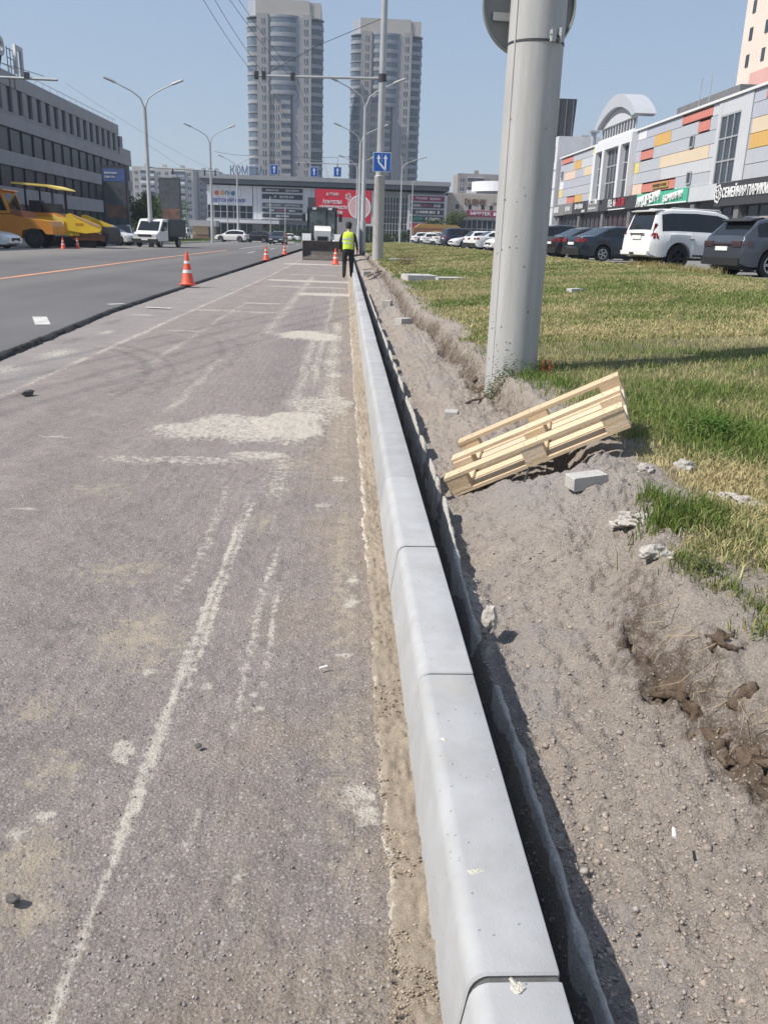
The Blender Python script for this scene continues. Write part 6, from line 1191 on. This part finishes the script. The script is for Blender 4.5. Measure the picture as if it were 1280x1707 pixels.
# ---------------- restaurant block to the right of the mall
t = empty('restaurant_block', (24, 172, .3), label='beige block with restaurant letters and a red sign beside the mall', cat='building'); bge = mat('beige_render', (.46, .42, .38), .8, 0, .06, .6)
mb = MB(); mb.box(-5, 14, .3, 24, 0, 9.6, bge); mb.build('wall', t, smooth=0)
for i in range(6): mb = MB(); mb.box(-5+i*3.0+.02, -2+i*3.0-.02, 0, .3, 4.9, 9.4, bge); mb.build('facade_panel', t, smooth=0)
mb = MB(); mb.box(-5, 13, .15, .28, .2, 4.85, fglass); w_ = mb.build('window', t, smooth=0); mb = MB()
for i in range(19): mb.box(-5+i-.05, -5+i+.05, .08, .15, .2, 4.85, frame_g)
for z in (.25, 1.7, 3.2, 4.8): mb.box(-5, 13, .085, .148, z-.05, z+.05, frame_g)
mb.build('mullion', w_, smooth=0)
text('DUBNIK', 1.5, brn, (.4, -.06, 8.0), NY, t, width=4.2); scribble(brn, (5.4, -.06, 7.9), NY, t, 3.6, .3, 13, seed=12)
mb = MB(); mb.box(-1.2, 7.6, -.14, .0, 5.4, 6.5, mag); s_ = mb.build('sign_board', t, smooth=0); text('МИРТЕК', .8, wl_, (1.5, -.16, 5.95), NY, s_, width=3.9)
for i in range(5): mb = MB(); mb.box(4.0+i*.7, 4.5+i*.7, -.165, -.142, 5.65, 6.25, wl_); mb.build('sign_square', s_, smooth=0)
for x in (-3.0, -.6, 1.9, 3.5, 5.9, 7.6): mb = MB(); mb.box(x-.3, x+.3, -.03, .05, 6.7, 7.5, fglass); mb.build('small_window', t, smooth=0)
mb = MB(); arc = [(8+7.5*math.cos(a), 7+7*math.sin(a)) for a in np.linspace(PI, 2*PI, 20)]; arc2 = [(8+7.2*math.cos(a), 7+6.7*math.sin(a)) for a in np.linspace(2*PI, PI, 20)]; mb.prism(arc+arc2, 10.2, 12.0, white_p, 'z'); mb.build('roof_ring', t, smooth=0); mb = MB(); mb.prism([(8+6.5*math.cos(a), 7+6*math.sin(a)) for a in np.linspace(PI, 2*PI, 16)]+[(14.5, 12), (1.5, 12)], 9.6, 10.9, mall_grey, 'z'); mb.build('roof_drum', t, smooth=0)
# brown summer cafe
t = empty('summer_cafe', (16.2, 158, .3), label='brown open summer cafe pavilion in front of the mall panel', cat='pavilion'); cafe = mat('cafe_brown', (.22, .10, .055), .7, 0, .15, 2); caf2 = mat('cafe_ochre', (.34, .22, .06), .7, 0, .2, 2)
mb = MB(); mb.box(-4.4, 4.6, -.4, 4, 1.6, 2.9, cafe); mb.build('awning', t, smooth=0); mb = MB(); mb.prism([(-4.2, 2.9), (4.3, 2.9), (3.2, 3.5), (-3.2, 3.6)], 0, 3.6, caf2, 'y'); mb.build('roof', t, smooth=0); scribble(mat('letter_yellow', (.75, .6, .2), .5, 0, .1, 3), (.8, -.43, 2.25), NY, t, 3.4, .38, 9, seed=13)
for x in (-4.1, -2, 0, 2, 4.2): mb = MB(); mb.box(x-.08, x+.08, -.2, -.05, -.3, 1.6, cafe); mb.build('post', t, smooth=0)
# ---------------- twin towers behind the mall
tw_b = mat('tower_beige', (.32, .305, .29), .85, 0, .07, .3); tw_g = mat('tower_grey', (.27, .27, .285), .85, 0, .08, .3); tw_gl = mat('tower_glazing', (.10, .125, .15), .25, 0, .5, .25, 0, 1, .6); tw_s = mat('tower_slab', (.27, .28, .295), .8, 0, .1, .3); tw_c = mat('tower_crown', (.42, .39, .35), .85, 0, .05, .3); tw_p = mat('tower_parapet', (.24, .25, .27), .8, 0, .15, .3); tw_w = mat('tower_window', (.08, .09, .11), .2, 0, .5, .2, 0, 1, .6)
def tower(x, y, label):
    t = empty('residential_tower', (x, y, 0), label=label, cat='tower', group='twin residential towers'); NF = 24; FH = 3.0; H = NF*FH
    mb = MB(); mb.box(-9.5, -5.6, 0, 16, 0, H+1, tw_b); mb.box(-5.6, -1.2, .5, 16, 0, H, tw_b); mb.box(-1.2, 2.8, 1.2, 16, 0, H, tw_g); mb.box(2.8, 6.2, .3, 16, 0, H, tw_g); mb.box(6.2, 9.2, 0, 16, 0, H+1, tw_b); mb.build('wall', t, smooth=0)
    mb = MB(); mb.box(-12.6, -9.9, 1.5, 14, H, H+4.8, white_p); mb.box(-9.9, 8.6, .8, 15, H, H+5.4, tw_c); mb.box(8.6, 12.4, 1.2, 14, H, H+4.9, tw_c); mb.build('crown', t, smooth=0)
    for s in (-1, 1):   # rounded glazed corner stacks
        cx = s*9.6
        arc = lambda r_: [(cx+r_*1.0*math.cos(a), 4.2+r_*1.05*math.sin(a)) for a in np.linspace(PI*.45, PI*1.55, 14)] if s < 0 else [(cx+r_*math.cos(a), 4.2+r_*1.05*math.sin(a)) for a in np.linspace(-PI*.55, PI*.55, 14)]
        mb = MB(); mb.prism(arc(3.6)+[(cx-s*.3, 8), (cx-s*.3, .8)][::1 if s < 0 else -1], 0, H-1.0, tw_gl if s < 0 else mat('tower_glazing_shaded', (.05, .065, .08), .25, 0, .4, .25, 0, 1, .6), 'z'); o = mb.build('corner_glazing', t, smooth=25)  # stack away from the sun: its shade is put into a darker glazing colour
        mb = MB(); rv = random.Random(int(x)+s)
        for f in range(NF+1):
            mb.prism(arc(3.82), f*FH-.15 if f else 0, f*FH+.15, tw_s, 'z')
            if f < NF and rv.random() < .75: mb.prism(arc(3.72), f*FH+.15, f*FH+rv.choice([.9, 1.0, 1.0, 1.1]), tw_p if s > 0 or rv.random() < .5 else tw_s, 'z')
        o = mb.build('balcony_slab', t, smooth=25); o['kind'] = 'stuff'
    mb = MB()   # central balcony stack and the upper bay
    arc = lambda r_: [(-.35+r_*math.sin(a), 1.6-r_*.42*math.cos(a)) for a in np.linspace(-1.35, 1.35, 12)]
    z0 = H-8*FH+.3
    mb.prism(arc(5.4)+[(4, 3), (-4.5, 3)], z0, H, tw_gl, 'z'); mb.build('upper_bay', t, smooth=25)
    mb = MB()
    for f in range(9): mb.prism(arc(5.65), z0+f*FH-.3-(0 if f < 8 else .1), z0+f*FH+.25, tw_p, 'z'); mb.prism(arc(5.5), z0+f*FH+.25, z0+f*FH+(1.0 if f < 8 else .3), tw_s, 'z')
    o = mb.build('bay_slab', t, smooth=25); o['kind'] = 'stuff'
    mb = MB(); rv = random.Random(5)
    for f in range(NF-8):
        mb.box(-1.3, 2.0, -.3, 1.2, f*FH+.1, f*FH+1.2, tw_b if f % 3 else tw_g); mb.box(-1.25, 1.95, -.2, 1.2, f*FH+1.2, f*FH+2.7, tw_gl); mb.box(-1.4, 2.1, -.4, 1.2, f*FH+2.75, f*FH+3.05, tw_p)
    o = mb.build('balcony_stack', t, smooth=0); o['kind'] = 'stuff'
    mb = MB(); mf = MB()
    for f in range(NF):
        for (cx, yy, w_) in ((-7.2, 0, 1.2), (-4.4, .5, 1.4), (-2.5, .5, .9), (7.4, 0, 1.3), (4.0, .3, .7)):
            if f > NF-9 and cx in (-4.4, -2.5, 4.0): continue
            if cx == 4.0 and f % 3: continue
            z = f*FH+.9; mb.box(cx-w_/2, cx+w_/2, yy-.05, yy+.02, z, z+1.5, tw_w); mf.box(cx-w_/2-.1, cx+w_/2+.1, yy-.09, yy-.001, z-.15, z-.02, tw_s); mf.box(cx-.06, cx+.06, yy-.085, yy-.052, z, z+1.5, frame_w)
    o = mb.build('window', t, smooth=0); o['kind'] = 'stuff'; o = mf.build('window_sill', t, smooth=0); o['kind'] = 'stuff'
    return t
tower(-22.4, 330, 'nearer and taller-looking high-rise tower at left behind the mall'); tower(13.7, 350, 'right-hand high-rise tower behind the sleeve pole')
# ---------------- panel flats
def flats(x, y, w_, fl, label, cols, seed, d=14):
    t = empty('panel_flats', (x, y, 0), label=label, cat='building'); FH = 2.9; H = fl*FH; m0, m1 = cols; rv = random.Random(seed)
    mb = MB(); mb.box(-w_/2, w_/2, .3, d, 0, H+1.2, m0); mb.build('wall', t, smooth=0)
    mb = MB()
    for i in range(3): mb.box(-w_/2+w_*(.2+.3*i)-.8, -w_/2+w_*(.2+.3*i)+.8, 4, 6, H+1.2, H+2.6, m0)
    mb.build('roof_vent', t, smooth=0)
    mw = MB(); mp = MB(); ms = MB(); n_ = int(w_/3.1)
    for f in range(fl):
        for i in range(n_):
            cx = -w_/2+(i+.5)*w_/n_; z = f*FH+.9
            if i % 4 in (1, 2): mp.box(cx-1.35, cx+1.35, -.7, .3, z-.6, z+.45, m1 if rv.random() < .7 else white_p); mw.box(cx-1.3, cx+1.3, -.6 if rv.random() < .5 else .1, .3, z+.45, z+1.75, tw_w); ms.box(cx-1.4, cx+1.4, -.75, .3, z+1.75, z+1.9, white_p)
            else: mw.box(cx-.7, cx+.7, .24, .3, z, z+1.4, tw_w); ms.box(cx-.8, cx+.8, .2, .299, z-.12, z, white_p); ms.box(cx-.05, cx+.05, .2, .238, z, z+1.4, frame_w)
    for nm, b in (('window', mw), ('balcony', mp), ('window_sill', ms)): o = b.build(nm, t, smooth=0); o['kind'] = 'stuff'
pf1 = mat('flats_cream', (.43, .41, .38), .85, 0, .08, .3); pf2 = mat('flats_blue_grey', (.33, .36, .40), .85, 0, .08, .3); pf3 = mat('flats_brown_grey', (.30, .27, .25), .85, 0, .1, .3); pf4 = mat('flats_side_green_grey', (.22, .26, .27), .85, 0, .08, .3)
flats(-80, 400, 26, 9, 'cream panel flats behind the cargo van and left lamp', (pf1, pf2), 3); flats(-62, 412, 9.5, 9, 'grey panel flats end wall just left of the mall', (pf2, pf4), 4); flats(58, 330, 36, 8, 'brown panel flats behind the restaurant block', (pf3, pf3), 5); flats(-130, 420, 60, 9, 'long panel flats hidden mostly behind the office block', (pf1, pf2), 6)
# ---------------- trees and shrubs
leafm = vmat('tree_leaf', .7, 0, bump=0, spec=.2, tr=.25); bark = mat('bark', (.12, .09, .07), .9, 0, .3, 6, .5, 20)
def tree(x, y, h_, r_, label, seed, n=2600, col=(.085, .125, .035), name='tree', lf=.22, z=0, low=.3):
    t = empty(name, (x, y, z), label=label, cat='tree' if name == 'tree' else 'shrub'); rr = np.random.default_rng(seed)
    mb = MB(); mb.tube([(0, 0, -.2), (.05, 0, h_*.3), (0, .05, h_*.6)], [.03*h_, .022*h_, .01*h_], bark, 8)
    k = 9; cl = np.stack([rr.uniform(-.6, .6, k)*r_, rr.uniform(-.6, .6, k)*r_, h_*(low+.15+(.95-low-.2)*rr.random(k))], 1); cr = r_*(.35+.3*rr.random(k))
    for q in range(5): mb.tube([(0, 0, h_*(.25+.06*q)), tuple(cl[q]*np.array([.5, .5, .9])), tuple(cl[q])], [.012*h_, .008*h_, .004*h_], bark, 5)
    mb.build('trunk', t)
    i = rr.integers(0, k, n); v = rr.standard_normal((n, 3)); v /= np.linalg.norm(v, axis=1)[:, None]; P = cl[i]+v*(cr[i]*rr.random(n)**.4)[:, None]*np.array([1, 1, .8])
    d = rr.standard_normal((n, 3)); d /= np.linalg.norm(d, axis=1)[:, None]; e_ = np.cross(d, rr.standard_normal((n, 3))); e_ /= np.linalg.norm(e_, axis=1)[:, None]; s_ = lf*(.6+.8*rr.random(n))[:, None]
    V = np.stack([P, P+d*s_*.5+e_*s_*.3, P+d*s_, P+d*s_*.5-e_*s_*.3], 1).reshape(-1, 3); F = np.arange(n*4).reshape(-1, 4)
    C = np.repeat(np.array(col)[None]*(.6+.8*rr.random((n, 1)))*(.8+.4*rr.random((k, 1)))[i], 4, 0); np_obj('crown', V, F, leafm, C, parent=t)
tree(19.4, 162, 5.6, 2.4, 'dense round tree in front of the restaurant block', 1, 3200, lf=.3, z=.4, low=.1); tree(16.2, 164, 4.4, 1.8, 'smaller tree left of the round tree by the restaurant', 2, 2000, (.07, .10, .04), lf=.3, z=.3, low=.2)
tree(-27.3, 125, 6.2, 2.6, 'green tree behind the cargo van at left', 3, 2600, lf=.3, low=.2); tree(-31.5, 131, 5.6, 2.3, 'green tree between the office block and the lamp', 4, 2200, lf=.3, low=.2); tree(-36, 185, 8, 4, 'bright green tree left of the kiosk', 5, 3000, (.10, .16, .04), lf=.4, low=.15); tree(-42, 190, 7, 4, 'bright green tree beside the far pylon', 6, 2600, (.10, .16, .04), lf=.4, low=.15); tree(-50, 230, 9, 5, 'tree mass farther behind the far pylon', 7, 2600, (.09, .14, .04), lf=.5, low=.1)
sh = [(-16.3, 166, 2.4, 1.6, 'dark shrub under the dark mall sign boards'), (-13.6, 165, 2.7, 1.7, 'taller dark shrub by the mall entrance'), (-10.6, 166, 2.2, 1.5, 'low shrub right of the mall entrance'), (-8.0, 165, 2.4, 1.3, 'small shrub left of the loader by the mall'), (5.2, 150, 2.8, 1.8, 'dark shrub behind the lane sign sleeve'), (7.6, 152, 2.4, 1.7, 'rounded shrub on the far lawn before the mall glass'), (9.6, 152, 2.2, 1.5, 'shrub beside the far end of the parked row'), (2.6, 152, 2.2, 1.6, 'shrub under the red billboard')]
for k, (x, y, h_, r_, lab) in enumerate(sh): tree(x, y, h_, r_, lab, 20+k, 900, (.05, .075, .03), 'shrub', .25, 0, .05)
mb = MB(); mb.prism([(-18, 150), (-8.5, 146), (-6.8, 150), (-7.5, 163), (-18, 163)], .02, .2, slab_m, 'z'); tag(mb.build('planted_island', smooth=0), kind='structure')
n_ = 7000; px = rng.uniform(-17.5, -7.8, n_); py = rng.uniform(149.5, 162.5, n_); a = rng.random(n_)*6.28; h_ = .15+.25*rng.random(n_)
V = np.stack([np.stack([px-.07*np.cos(a), py-.07*np.sin(a), 0*px+.19], 1), np.stack([px+.07*np.cos(a), py+.07*np.sin(a), 0*px+.19], 1), np.stack([px+.06*np.sin(a), py, .19+h_], 1)], 1).reshape(-1, 3); F = np.arange(n_*3).reshape(-1, 3)
cl = np.array([[.08, .14, .05]])*(.6+.8*rng.random((n_, 1))); o = np_obj('island_grass', V, F, grass_mat, np.repeat(cl, 3, 0)); tag(o, 'green grass on the planted island before the mall', 'grass', kind='stuff')
# scaffold-like far wood that closes the horizon
n_ = 14000; px = rng.uniform(-400, 500, n_); py = 470+60*rng.random(n_); top = 7+5*vn(px/14, px*0, 7); pz = rng.random(n_)*top; a = rng.random(n_)*6.28
V = np.stack([np.stack([px-2.2*np.cos(a), py-2.2*np.sin(a), pz], 1), np.stack([px+2.2*np.cos(a), py+2.2*np.sin(a), pz], 1), np.stack([px+.5*np.sin(a), py, pz+2.6], 1)], 1).reshape(-1, 3); F = np.arange(n_*3).reshape(-1, 3)
cl = np.array([[.06, .09, .04]])*(.6+.8*rng.random((n_, 1))); o = np_obj('far_wood', V, F, leafm, np.repeat(cl, 3, 0)); tag(o, 'distant belt of trees closing the horizon between buildings', 'wood', kind='stuff')

# ------------------------------------------------------------------ summer haze
hm = bpy.data.materials.new('haze_air'); hm.use_nodes = True; hn = hm.node_tree; hn.nodes.clear()
ho = hn.nodes.new('ShaderNodeOutputMaterial'); hv_ = hn.nodes.new('ShaderNodeVolumePrincipled'); hv_.inputs['Color'].default_value = (.72, .84, 1.0, 1); hv_.inputs['Density'].default_value = .0004; hv_.inputs['Anisotropy'].default_value = .2
hn.links.new(hv_.outputs[0], ho.inputs['Volume'])
mb = MB(); mb.box(-720, 720, -80, 920, -1.5, 84, hm); tag(mb.build('haze', smooth=0), 'thin pale summer haze over the whole street', 'haze', kind='stuff')
